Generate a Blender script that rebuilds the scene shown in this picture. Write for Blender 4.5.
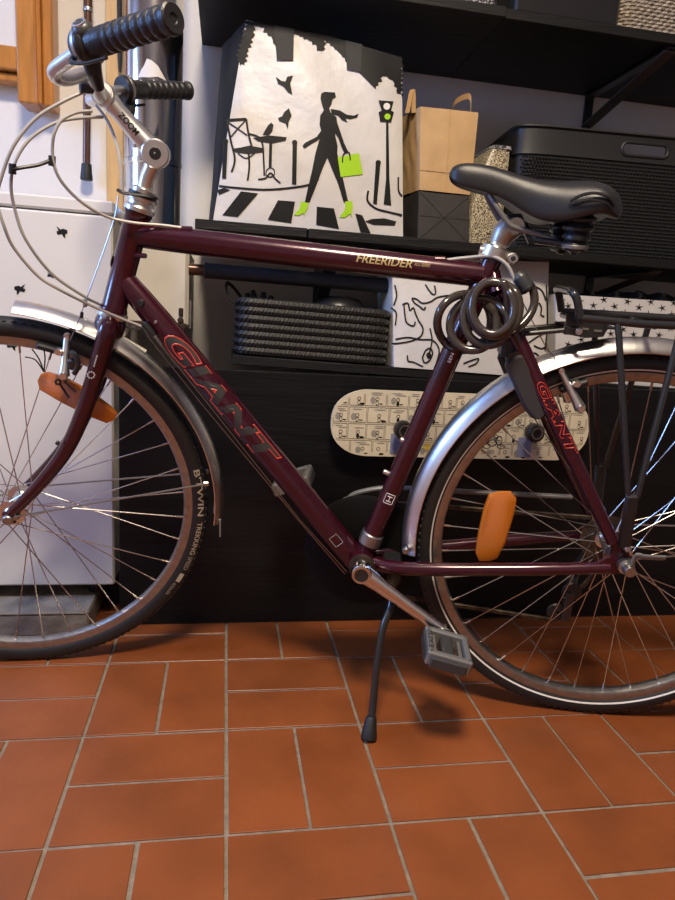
import bpy, bmesh, math, random
import numpy as np
from mathutils import Vector, Matrix
from mathutils.geometry import tessellate_polygon
random.seed(7)
for o in list(bpy.data.objects): bpy.data.objects.remove(o)
SC = bpy.context.scene; COL = SC.collection
PI = math.pi
# ---------------------------------------------------------------- camera
CAM = Vector((0.216, -1.5004, 0.7093)); FPX = 652.74
_y, _p, _r = [math.radians(a) for a in (10.19, 11.25, 3.64)]
_f = Vector((math.sin(_y)*math.cos(_p), math.cos(_y)*math.cos(_p), -math.sin(_p)))
_rt = Vector((math.cos(_y), -math.sin(_y), 0)); _up = _rt.cross(_f)
RT = _rt*math.cos(_r) + _up*math.sin(_r); UP = -_rt*math.sin(_r) + _up*math.cos(_r); FW = _f
cd = bpy.data.cameras.new('camera'); cam = bpy.data.objects.new('camera', cd); COL.objects.link(cam)
cam.matrix_world = Matrix(((RT.x, UP.x, -FW.x, CAM.x), (RT.y, UP.y, -FW.y, CAM.y), (RT.z, UP.z, -FW.z, CAM.z), (0, 0, 0, 1)))
cd.sensor_fit = 'VERTICAL'; cd.sensor_height = 36; cd.lens = FPX/900*36; cd.clip_start = .02
SC.camera = cam
# ---------------------------------------------------------------- world, daylight, exposure
wd = bpy.data.worlds.new('world'); SC.world = wd; wd.use_nodes = True
bg = wd.node_tree.nodes['Background']; bg.inputs[0].default_value = (.45, .62, 1, 1); bg.inputs[1].default_value = .6
def area(name, loc, look, sx, sy, power, color):
    l = bpy.data.lights.new(name, 'AREA'); l.shape = 'RECTANGLE'; l.size = sx; l.size_y = sy; l.energy = power; l.color = color
    o = bpy.data.objects.new(name, l); COL.objects.link(o); o.location = loc
    o.rotation_euler = (Vector(look)-Vector(loc)).to_track_quat('-Z', 'Y').to_euler(); return o
area('window_daylight', (-2.17, -.8, 1.6), (.5, -.72, 1.0), .62, .7, 42, (.2, .42, 1))
SC.view_settings.view_transform = 'Standard'; SC.view_settings.look = 'None'
SC.view_settings.gamma = 1; SC.view_settings.use_curve_mapping = False; SC.view_settings.exposure = 0.4
LAMP_POWER = 62; LAMP_COLOR = (1, .84, .64)
# ---------------------------------------------------------------- survey helpers (real metres)
def ray(u, v): return RT*((u-337.5)/FPX) + UP*(-(v-450)/FPX) + FW
def at(u, v, Y):                       # point of the room at depth plane y = Y
    d = ray(u, v); return CAM + d*((Y-CAM.y)/d.y)
def atz(u, v, z):
    d = ray(u, v); return CAM + d*((z-CAM.z)/d.z)
# bicycle frame of reference: a = backwards, y = towards the rider's left (the viewer), w = up
BYAW, BLEAN = math.radians(-13.2), math.radians(6.0)
BO = Vector((0.9106, -0.4567, 0))
BM = Matrix.Translation(BO) @ Matrix.Rotation(BYAW, 4, 'Z') @ Matrix.Rotation(BLEAN, 4, 'X')
E1 = BM.to_3x3() @ Vector((1, 0, 0)); EY = BM.to_3x3() @ Vector((0, 1, 0)); E2 = BM.to_3x3() @ Vector((0, 0, 1))
BMI = BM.inverted()
HT0, HT1 = Vector((-.889, 0, .705)), Vector((-.840, 0, .865))
STEER = math.radians(15.5)
SM = Matrix.Translation(HT0) @ Matrix.Rotation(STEER, 4, (HT1-HT0).normalized()) @ Matrix.Translation(-HT0)
BSI = (BM @ SM).inverted()
def _pl(u, v, y, inv):
    o = inv @ CAM; d = inv.to_3x3() @ ray(u, v); return o + d*((-y-o.y)/d.y)
def bp(u, v, y=0): return _pl(u, v, y, BMI)     # point of the bicycle, y metres left of its middle plane
def sp(u, v, y=0): return _pl(u, v, y, BSI)     # the same on the steered front
# ---------------------------------------------------------------- materials
def mat(name, col, rough=.5, metal=0, noise=0, nscale=40, bump=0, bscale=200, coat=0, vary=0, stretch=None, col2=None, trans=0, spec=None):
    m = bpy.data.materials.new(name); m.use_nodes = True; nt = m.node_tree; b = nt.nodes['Principled BSDF']
    b.inputs['Base Color'].default_value = (*col, 1); b.inputs['Roughness'].default_value = rough; b.inputs['Metallic'].default_value = metal
    if coat: b.inputs['Coat Weight'].default_value = coat; b.inputs['Coat Roughness'].default_value = .12
    if spec is not None: b.inputs['Specular IOR Level'].default_value = spec
    if trans: b.inputs['Transmission Weight'].default_value = trans
    if noise or bump or vary:
        tc = nt.nodes.new('ShaderNodeTexCoord'); mp = nt.nodes.new('ShaderNodeMapping'); nt.links.new(tc.outputs['Object'], mp.inputs[0])
        oi = nt.nodes.new('ShaderNodeObjectInfo')
        if stretch: mp.inputs['Scale'].default_value = stretch
        if vary: nt.links.new(oi.outputs['Location'], mp.inputs['Location'])
    if noise or vary:
        n = nt.nodes.new('ShaderNodeTexNoise'); n.inputs['Scale'].default_value = nscale; n.inputs['Detail'].default_value = 5
        nt.links.new(mp.outputs[0], n.inputs['Vector'])
        mx = nt.nodes.new('ShaderNodeMix'); mx.data_type = 'RGBA'
        c2 = col2 or tuple(c*(1-noise) for c in col)
        mx.inputs[6].default_value = (*col, 1); mx.inputs[7].default_value = (*c2, 1)
        rp = nt.nodes.new('ShaderNodeMapRange'); rp.inputs[1].default_value = .35; rp.inputs[2].default_value = .7
        nt.links.new(n.outputs[0], rp.inputs[0]); nt.links.new(rp.outputs[0], mx.inputs[0]); out = mx.outputs[2]
        if vary:
            hs = nt.nodes.new('ShaderNodeHueSaturation'); mr = nt.nodes.new('ShaderNodeMapRange')
            mr.inputs[3].default_value = 1-vary; mr.inputs[4].default_value = 1+vary
            nt.links.new(oi.outputs['Random'], mr.inputs[0]); nt.links.new(mr.outputs[0], hs.inputs['Value']); nt.links.new(out, hs.inputs['Color']); out = hs.outputs[0]
        nt.links.new(out, b.inputs['Base Color'])
    if bump:
        n2 = nt.nodes.new('ShaderNodeTexNoise'); n2.inputs['Scale'].default_value = bscale; n2.inputs['Detail'].default_value = 4
        nt.links.new(mp.outputs[0], n2.inputs['Vector'])
        bm_ = nt.nodes.new('ShaderNodeBump'); bm_.inputs['Strength'].default_value = bump; bm_.inputs['Distance'].default_value = .004
        nt.links.new(n2.outputs[0], bm_.inputs['Height']); nt.links.new(bm_.outputs[0], b.inputs['Normal'])
    return m
def speckle(name, c1, c2, scale, thr=.5, rough=.5, metal=0):
    m = mat(name, c1, rough, metal); nt = m.node_tree; b = nt.nodes['Principled BSDF']
    tc = nt.nodes.new('ShaderNodeTexCoord'); v = nt.nodes.new('ShaderNodeTexNoise'); v.inputs['Scale'].default_value = scale; v.inputs['Detail'].default_value = 2
    nt.links.new(tc.outputs['Object'], v.inputs['Vector'])
    r = nt.nodes.new('ShaderNodeValToRGB'); r.color_ramp.elements[0].position = thr-.05; r.color_ramp.elements[1].position = thr+.05
    r.color_ramp.elements[0].color = (*c1, 1); r.color_ramp.elements[1].color = (*c2, 1)
    nt.links.new(v.outputs[0], r.inputs[0]); nt.links.new(r.outputs[0], b.inputs['Base Color']); return m
K = {}
K['tile'] = mat('terracotta', (.25, .068, .0185), .36, noise=.30, nscale=7, bump=.12, bscale=60, vary=.09)
K['grout'] = mat('grout', (.26, .21, .155), .9, noise=.35, nscale=60, bump=.5, bscale=300)
K['wallb'] = mat('bounce cutting wall tone', (.36, .33, .30), .85)  # invented darker tone for the unseen walls, cuts bounced fill light
K['wall'] = mat('wall paint', (.70, .67, .63), .85, noise=.06, nscale=6, bump=.08, bscale=120)
K['ceil'] = mat('ceiling paint', (.75, .73, .7), .9)
K['burg'] = mat('burgundy enamel', (.046, .0042, .0125), .22, .25, noise=.3, nscale=90, coat=.5)
K['alu'] = mat('brushed aluminium', (.78, .77, .75), .32, 1, noise=.1, nscale=60)
K['alud'] = mat('dull aluminium', (.45, .44, .42), .38, 1, noise=.25, nscale=80)
K['chrome'] = mat('polished steel', (.72, .71, .70), .12, 1)
K['pipe'] = mat('stainless pipe', (.66, .65, .64), .14, 1, bump=.05, bscale=9, stretch=(1, 1, .15))
K['rubber'] = mat('black rubber', (.012, .012, .013), .55, noise=.3, nscale=120)
K['grip'] = mat('grip rubber', (.014, .014, .016), .42, bump=.2, bscale=300)
K['blackpl'] = mat('black plastic', (.012, .012, .013), .35)
K['blackmet'] = mat('black coated steel', (.015, .016, .018), .3, coat=.3)
K['saddle'] = mat('black saddle skin', (.012, .012, .013), .36, bump=.15, bscale=900)
K['spoke'] = mat('spoke steel', (.55, .53, .50), .25, 1)
K['cable'] = mat('grey cable housing', (.36, .345, .32), .35)
K['wire'] = mat('steel wire', (.4, .39, .38), .3, 1)
K['amber'] = mat('amber reflector', (.52, .14, .004), .25, bump=.6, bscale=900)
K['white'] = mat('white lacquer', (.68, .66, .62), .35, noise=.04, nscale=5)
K['blackwood'] = mat('black stained wood', (.007, .007, .0075), .42, spec=.25, noise=.45, nscale=14, bump=.25, bscale=60, stretch=(.25, 1, 3))
K['shelf'] = mat('black ash shelf', (.009, .009, .009), .5, spec=.3, noise=.4, nscale=20, bump=.3, bscale=90, stretch=(.2, 1, 3))
K['kraft'] = mat('kraft paper', (.52, .33, .15), .75, noise=.15, nscale=25, bump=.25, bscale=40)
K['kraftd'] = mat('kraft paper strap', (.46, .28, .12), .75)
K['bpaper'] = mat('black paper', (.035, .03, .027), .6, noise=.3, nscale=20, bump=.2, bscale=40)
K['bagw'] = mat('white woven plastic', (.60, .585, .565), .42, noise=.08, nscale=9, bump=.6, bscale=24)
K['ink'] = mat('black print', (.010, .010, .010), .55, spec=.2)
K['guard'] = mat('matt black guard', (.004, .004, .004), .6, spec=.15)
K['inkg'] = mat('green print', (.34, .62, .01), .45)
K['inkgrey'] = mat('grey print', (.28, .26, .22), .6)
K['webbing'] = mat('black webbing', (.02, .02, .02), .7, noise=.5, nscale=400)
K['cream'] = mat('cream deck print', (.66, .58, .42), .5, noise=.1, nscale=30)
K['inkblue'] = mat('blue print', (.20, .22, .36), .5)
K['inkyel'] = mat('yellow print', (.75, .52, .05), .5)
K['oak'] = mat('varnished orange wood', (.50, .20, .035), .35, noise=.35, nscale=12, stretch=(6, 6, .6), coat=.2)
K['pine'] = mat('pale pine', (.62, .38, .15), .5, noise=.25, nscale=12, stretch=(6, 6, .6))
K['brown'] = mat('brown lacquered tube', (.10, .045, .025), .25, .3)
K['beige'] = mat('cream enamelled steel', (.60, .57, .50), .45, noise=.15, nscale=14)
K['concrete'] = mat('rough concrete', (.30, .26, .21), .9, noise=.45, nscale=18, bump=.8, bscale=60)
K['rattan'] = mat('black moulded rattan', (.010, .010, .010), .5, spec=.5)
K['weave'] = mat('black woven straw', (.022, .021, .020), .55, noise=.5, nscale=250)
K['spk'] = speckle('gold black sequin cloth', (.015, .013, .011), (.62, .54, .38), 400, .5, .4)
K['spk2'] = speckle('grey flecked felt', (.03, .03, .035), (.42, .42, .45), 220, .53, .6)
K['wick'] = mat('two tone wicker', (.42, .36, .29), .6, noise=.7, nscale=120)
K['lock'] = mat('smoky vinyl cable', (.045, .036, .03), .22, coat=.4, noise=.3, nscale=300)
K['red'] = mat('red outline print', (.62, .055, .03), .4)
K['decalgrey'] = mat('dark grey print', (.03, .028, .028), .35)
K['gold'] = mat('gold print', (.40, .30, .12), .4)
K['tprint'] = mat('pale tyre print', (.42, .37, .31), .6)
K['wprint'] = mat('white print', (.7, .68, .66), .5)
K['copper'] = mat('tan metal', (.45, .24, .14), .3, .8)
K['rust'] = mat('oily steel', (.09, .065, .045), .5, .7, noise=.6, nscale=60)
K['green'] = mat('green plastic', (.10, .32, .12), .35)
K['dark'] = mat('dark cloth', (.02, .02, .022), .8)
K['grey'] = mat('grey flap plastic', (.25, .25, .24), .5)
K['glass'] = mat('window glass', (1, 1, 1), 0, trans=1)
K['silver'] = mat('silver painted plastic', (.16, .158, .152), .42, .3)
K['bracket'] = mat('grey painted steel', (.07, .063, .058), .45)
K['charcoal'] = mat('charcoal plastic', (.035, .036, .038), .38)
em = mat('lamp diffuser', (1, 1, 1), .5); em.node_tree.nodes['Principled BSDF'].inputs['Emission Color'].default_value = (1, .85, .65, 1); em.node_tree.nodes['Principled BSDF'].inputs['Emission Strength'].default_value = 6; K['diff'] = em
# ---------------------------------------------------------------- mesh helpers
def V(*a): return Vector(a)
class MB:
    def __init__(s): s.v = []; s.f = []
    def add(s, vs, fs):
        k = len(s.v); s.v += [tuple(x) for x in vs]; s.f += [tuple(i+k for i in f) for f in fs]; return s
    def box(s, c, size, b=0, R=None):
        hx, hy, hz = [x/2 for x in size]; b = min(b, hx*.98, hy*.98, hz*.98); c = Vector(c); vs = []; fs = []
        T = (lambda p: c + (R @ p)) if R is not None else (lambda p: c + p)
        if b <= 0:
            vs = [T(V(x*hx, y*hy, z*hz)) for x in (-1, 1) for y in (-1, 1) for z in (-1, 1)]
            return s.add(vs, [(0, 1, 3, 2), (4, 6, 7, 5), (0, 4, 5, 1), (2, 3, 7, 6), (0, 2, 6, 4), (1, 5, 7, 3)])
        idx = {}
        for x in (-1, 1):
            for y in (-1, 1):
                for z in (-1, 1):
                    for a in range(3):
                        p = [x*(hx-b), y*(hy-b), z*(hz-b)]; p[a] = (x*hx, y*hy, z*hz)[a]
                        idx[(x, y, z, a)] = len(vs); vs.append(T(Vector(p)))
        for a in range(3):
            o1, o2 = [k for k in range(3) if k != a]
            for sg in (-1, 1):
                q = []
                for (m, n_) in ((-1, -1), (1, -1), (1, 1), (-1, 1)):
                    k = [0, 0, 0]; k[a] = sg; k[o1] = m; k[o2] = n_; q.append(idx[(*k, a)])
                fs.append(q)
            for m in (-1, 1):
                for n_ in (-1, 1):
                    k0 = [0, 0, 0]; k0[a] = -1; k0[o1] = m; k0[o2] = n_; k1 = list(k0); k1[a] = 1
                    fs.append((idx[(*k0, o1)], idx[(*k1, o1)], idx[(*k1, o2)], idx[(*k0, o2)]))
        for x in (-1, 1):
            for y in (-1, 1):
                for z in (-1, 1): fs.append(tuple(idx[(x, y, z, a)] for a in range(3)))
        return s.add(vs, fs)
    def tube(s, pts, r, seg=10, closed=False, caps=True, flat=1.0, up=None):
        pts = [Vector(p) for p in pts]; n = len(pts); rs = r if isinstance(r, (list, tuple)) else [r]*n
        tg = []
        for i in range(n):
            a = pts[(i-1) % n] if (closed or i > 0) else pts[i]; b = pts[(i+1) % n] if (closed or i < n-1) else pts[i]
            tg.append((b-a).normalized())
        u = Vector(up) if up else (V(0, 0, 1) if abs(tg[0].z) < .9 else V(1, 0, 0))
        u = (u - tg[0]*u.dot(tg[0])).normalized(); vs = []; fs = []
        for i in range(n):
            u = (u - tg[i]*u.dot(tg[i])).normalized(); w = tg[i].cross(u)
            for k in range(seg):
                t = 2*PI*k/seg; vs.append(pts[i] + (u*math.cos(t)*flat + w*math.sin(t))*rs[i])
        m = n if closed else n-1
        for i in range(m):
            j = (i+1) % n
            for k in range(seg):
                l = (k+1) % seg; fs.append((i*seg+k, i*seg+l, j*seg+l, j*seg+k))
        if caps and not closed:
            fs.append(tuple(range(seg-1, -1, -1))); fs.append(tuple((n-1)*seg+k for k in range(seg)))
        return s.add(vs, fs)
    def lathe(s, prof, c=(0, 0, 0), axis=(0, 0, 1), seg=24, closed=False, caps=False, ref=None):
        # prof: (radius, height along the axis)
        c = Vector(c); ax = Vector(axis).normalized(); u = Vector(ref) if ref else (V(1, 0, 0) if abs(ax.x) < .9 else V(0, 0, 1))
        u = (u-ax*u.dot(ax)).normalized(); w = ax.cross(u); n = len(prof); vs = []; fs = []
        for (r, h) in prof:
            for k in range(seg):
                t = 2*PI*k/seg; vs.append(c + ax*h + (u*math.cos(t)+w*math.sin(t))*r)
        for i in range(n if closed else n-1):
            j = (i+1) % n
            for k in range(seg):
                l = (k+1) % seg; fs.append((i*seg+k, i*seg+l, j*seg+l, j*seg+k))
        if caps: fs.append(tuple(range(seg-1, -1, -1))); fs.append(tuple((n-1)*seg+k for k in range(seg)))
        return s.add(vs, fs)
    def rod(s, a, b, r, seg=12, r2=None):
        return s.tube([a, b], [r, r if r2 is None else r2], seg)
    def prism(s, poly, o, ux, uy, uz, t):   # polygon (2d) in the plane ux, uy, extruded by t along uz
        o, ux, uy, uz = [Vector(x) for x in (o, ux, uy, uz)]; n = len(poly)
        a = [o+ux*p[0]+uy*p[1] for p in poly]; b = [p+uz*t for p in a]
        tr = tessellate_polygon([[V(p[0], p[1], 0) for p in poly]])
        fs = [tuple(q) for q in tr] + [tuple(n+i for i in reversed(q)) for q in tr] + [(i, (i+1) % n, n+(i+1) % n, n+i) for i in range(n)]
        return s.add(a+b, fs)
    def build(s, name, m, parent=None, smooth=35, basis=None, normals=True):
        me = bpy.data.meshes.new(name); me.from_pydata(s.v, [], s.f); me.update()
        if normals:
            b = bmesh.new(); b.from_mesh(me); bmesh.ops.recalc_face_normals(b, faces=b.faces); b.to_mesh(me); b.free()
        if smooth: me.shade_smooth(); me.set_sharp_from_angle(angle=math.radians(smooth))
        me.materials.append(K[m] if isinstance(m, str) else m)
        o = bpy.data.objects.new(name, me); COL.objects.link(o)
        if parent is not None: o.parent = parent
        if basis is not None: o.matrix_basis = basis
        return o
def thing(name, label, cat, loc=(0, 0, 0), group=None):
    o = bpy.data.objects.new(name, None); COL.objects.link(o); o.location = loc; o.empty_display_size = .05
    return tag(o, label, cat, group)
def tag(o, label, cat, group=None):
    o['label'] = label; o['category'] = cat
    if group: o['group'] = group
    return o
def struct(o, label=None):
    o['kind'] = 'structure'
    if label: o['label'] = label
    return o
def under(o, root):      # parent o to root while keeping its world placement (root is only translated)
    o.parent = root; o.matrix_parent_inverse = Matrix.Translation(-root.location); return o
def cr(pts, n=8, closed=False):
    P = [Vector(p) for p in pts]; N = len(P); out = []
    for i in range(N if closed else N-1):
        p0 = P[(i-1) % N] if (closed or i > 0) else P[i]; p1 = P[i]; p2 = P[(i+1) % N]; p3 = P[(i+2) % N] if (closed or i < N-2) else P[(i+1) % N]
        for k in range(n):
            t = k/n; out.append(.5*((2*p1)+(p2-p0)*t+(2*p0-5*p1+4*p2-p3)*t*t+(3*p1-p0-3*p2+p3)*t**3))
    if not closed: out.append(P[-1])
    return out
def text_geo(txt, size, outline=0, offset=0, shear=0, spacing=1.0):
    c = bpy.data.curves.new('txt', 'FONT'); c.body = txt; c.size = size; c.align_x = 'LEFT'; c.shear = shear; c.offset = offset; c.space_character = spacing
    c.resolution_u = 4
    if outline: c.fill_mode = 'NONE'; c.bevel_depth = outline; c.bevel_resolution = 0
    o = bpy.data.objects.new('txt', c); COL.objects.link(o); dg = bpy.context.evaluated_depsgraph_get()
    me = bpy.data.meshes.new_from_object(o.evaluated_get(dg))
    b = bmesh.new(); b.from_mesh(me)
    if not outline:
        bmesh.ops.triangulate(b, faces=b.faces)
        for _ in range(2): 
            es = [e for e in b.edges if e.calc_length() > size*.25]
            if es: bmesh.ops.subdivide_edges(b, edges=es, cuts=1); bmesh.ops.triangulate(b, faces=b.faces)
    vs = [v.co.copy() for v in b.verts]; b.verts.index_update(); fs = [tuple(v.index for v in f.verts) for f in b.faces]; b.free()
    bpy.data.objects.remove(o); bpy.data.curves.remove(c); bpy.data.meshes.remove(me)
    x0 = min(v.x for v in vs); x1 = max(v.x for v in vs); y0 = min(v.y for v in vs); y1 = max(v.y for v in vs)
    return vs, fs, (x0, x1, y0, y1)
def tube_text(name, txt, length, height, A, B, s0, R, side, m, parent, outline=0, lift=.0006, shear=0, phi0=0, offset=0, basis=None):
    """lettering wrapped on a tube from A towards B, starting s0 along; side = direction the letters face"""
    vs, fs, (x0, x1, y0, y1) = text_geo(txt, 1.0, outline/height if outline else 0, offset, shear)
    d = (Vector(B)-Vector(A)).normalized(); sd = Vector(side); sd = (sd-d*sd.dot(d)).normalized(); upv = sd.cross(d)
    out = []
    for p in vs:
        s_ = s0+(p.x-x0)/(x1-x0)*length; t = ((p.y-y0)/(y1-y0)-.5)*height; ph = t/R+phi0
        rr = R+lift+p.z*height
        out.append(Vector(A)+d*s_+(sd*math.cos(ph)+upv*math.sin(ph))*rr)
    mb = MB(); mb.add(out, fs); return mb.build(name, m, parent, 0, basis, normals=bool(outline))
def flat_text(txt, width, height, o, ux, uy, offset=0, shear=0):
    vs, fs, (x0, x1, y0, y1) = text_geo(txt, 1.0, 0, offset, shear)
    return [Vector(o)+Vector(ux)*((p.x-x0)/(x1-x0)*width)+Vector(uy)*((p.y-y0)/(y1-y0)*height) for p in vs], fs
# ================================================================ THE ROOM
BK = .2361; WY = .25
def tile_cells(i0, i1, j0, j1):
    for i in range(i0, i1):
        for j in range(j0, j1):
            x, y = i*BK, -j*BK
            if (i+j) % 2: yield (x+BK*.25, y-BK/2, BK/2, BK); yield (x+BK*.75, y-BK/2, BK/2, BK)
            else: yield (x+BK/2, y-BK*.25, BK, BK/2); yield (x+BK/2, y-BK*.75, BK, BK/2)
fl = struct(MB().box((.5, -1.65, -.033), (5.6, 4.0, .06)).build('floor', 'grout', None, 0), 'terracotta tile floor with pale grout joints')
JT = .0058
tv = MB().box((0, 0, -.005), (BK/2-JT, BK-JT, .010), .0007).build('tile', 'tile', fl, 0)
th = MB().box((0, 0, -.005), (BK-JT, BK/2-JT, .010), .0007).build('tile', 'tile', fl, 0)
used = {'v': False, 'h': False}
for (x, y, sx, sy) in tile_cells(-4, 9, -1, 7):
    k = 'v' if sx < sy else 'h'; src = tv if k == 'v' else th
    if used[k]: o = src.copy(); COL.objects.link(o); o.parent = fl
    else: o = src; used[k] = True
    o.location = (x+random.uniform(-.0006, .0006), y+random.uniform(-.0006, .0006), random.uniform(-.0008, .0))
    o.rotation_euler = (random.uniform(-.0015, .0015), random.uniform(-.0015, .0015), random.uniform(-.003, .003))
mb = MB(); inner = set((round(x, 3), round(y, 3)) for (x, y, a, b) in tile_cells(-4, 9, -1, 7))
for (x, y, sx, sy) in tile_cells(-9, 13, -1, 15):
    if (round(x, 3), round(y, 3)) not in inner: mb.box((x, y, -.005), (sx-JT, sy-JT, .010), .0012)
o = mb.build('tile_field', 'tile', fl, 0); o['kind'] = 'stuff'
struct(MB().box((.5, WY+.05, 1.25), (5.6, .1, 2.6)).build('wall_back', 'wall', None, 0), 'cream painted back wall')
struct(MB().box((3.25, -1.65, 1.25), (.1, 3.7, 2.6)).build('wall_right', 'wallb', None, 0), 'painted side wall')
struct(MB().box((.5, -3.55, 1.25), (5.6, .1, 2.6)).build('wall_front', 'wallb', None, 0), 'painted wall facing the shelves')
wl = MB()
wl.box((-2.25, -.075, 1.25), (.1, .65, 2.6)).box((-2.25, -2.375, 1.25), (.1, 2.35, 2.6)).box((-2.25, -.8, .575), (.1, .8, 1.25)).box((-2.25, -.8, 2.275), (.1, .8, .55))
struct(wl.build('wall_left', 'wall', None, 0), 'painted wall with the window')
struct(MB().box((.5, -1.65, 2.6), (5.6, 4.0, .1)).build('ceiling', 'ceil', None, 0), 'white ceiling')
w1 = MB()
for y in (-1.175, -.425): w1.box((-2.25, y, 1.6), (.06, .05, .8), .004)
for z in (1.225, 1.975): w1.box((-2.25, -.8, z), (.06, .8, .05), .004)
w1 = struct(w1.build('window_1', 'white'), 'white framed window')
MB().box((-2.25, -.8, 1.6), (.004, .7, .7)).build('pane', 'glass', w1, 0)
# ceiling lamp
cl = thing('ceiling_lamp', 'round ceiling lamp with frosted diffuser', 'lamp', (.2, -1.55, 2.55))
MB().lathe([(.0, 0), (.26, 0), (.26, -.03), (.23, -.035), (.23, -.01)], seg=40).build('housing', 'white', cl)
MB().lathe([(.0, -.045), (.12, -.043), (.2, -.036), (.228, -.02)], seg=40).build('diffuser', 'diff', cl)
ll = bpy.data.lights.new('lamp_light', 'AREA'); ll.shape = 'DISK'; ll.size = .5; ll.energy = LAMP_POWER; ll.color = LAMP_COLOR
lo = bpy.data.objects.new('lamp_light', ll); COL.objects.link(lo); lo.parent = cl; lo.location = (0, 0, -.055)
# ---------------------------------------------------------------- black board in front of the lower shelf
PX0 = at(119, 500, -.07).x
pn = thing('black_panel', 'large black stained wooden panel standing on the floor behind the bicycle', 'panel', (PX0, -.061, 0))
MB().box(((2.5-PX0)/2, 0, .297), (2.5-PX0, .018, .586), .0015).build('board', 'blackwood', pn)
MB().box(((2.5-PX0)/2, .001, .003), (2.5-PX0, .014, .006), 0).build('bottom_edge', 'dark', pn)
# ---------------------------------------------------------------- shelves
def shelf(x0, x1, yf, zt, th, label, slope=0, grp=None):
    o = MB().box(((x1-x0)/2, (WY-.001-yf)/2, -th/2), (x1-x0, WY-.001-yf, th), .0015).build('shelf_board', 'shelf')
    o.location = (x0, yf, zt); o.rotation_euler = (0, math.atan(-slope), 0); return tag(o, label, 'shelf', grp)
XS = atz(508, 15, 1.33).x
shelf(.141, XS-.0002, -.104, 1.35, .02, 'black shelf board highest up, above the printed shopping bag')
shelf(XS+.0002, 2.4, -.098, 1.35, .02, 'black shelf board highest up, above the black plastic basket')
ZM = .893; YM = -.08; xs = at(308, 232, YM).x
shelf(at(195, 216, YM).x, xs-.0015, YM, ZM, .02, 'short black shelf board under the left half of the printed shopping bag')
shelf(xs+.0015, 2.4, YM, ZM, .02, 'long black shelf board carrying the kraft bag and black plastic basket')
YL = -.05; xl0 = at(233, 355, YL).x; ZL0 = at(233, 355, YL).z; SL = -.024
zl = lambda x: ZL0+SL*(x-xl0)
shelf(xl0, 2.35, YL, ZL0, .02, 'black shelf board just above the black panel, under the woven basket', SL)
def bracket(x, ztop, drop, reach, label):
    r = thing('shelf_bracket', label, 'bracket', (x, WY, ztop), 'dark steel shelf brackets on the back wall')
    MB().box((0, -.004, -drop/2-.01), (.024, .006, drop+.02), .001).build('wall_plate', 'blackmet', r)
    MB().box((0, -reach/2, -.003), (.024, reach, .005), .001).build('arm', 'blackmet', r)
    a, b = V(0, -.008, -drop), V(0, -reach+.01, -.007); d = (b-a).normalized()
    R = Matrix((V(1, 0, 0), d, V(1, 0, 0).cross(d))).transposed()
    MB().box((a+b)/2, (.03, (b-a).length, .005), .001, R).build('brace', 'bracket', r)
bx = at(588, 105, WY).x
bracket(bx, 1.33, .075, .34, 'slanted dark bracket under the highest shelf, right of the kraft bag')
bracket(bx+.07, ZM-.02, .06, .30, 'slanted dark bracket under the middle shelf, above the starry box')
bracket(at(317, 300, WY).x, ZM-.02, .16, .28, 'dark upright bracket on the wall behind the woven basket')
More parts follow.
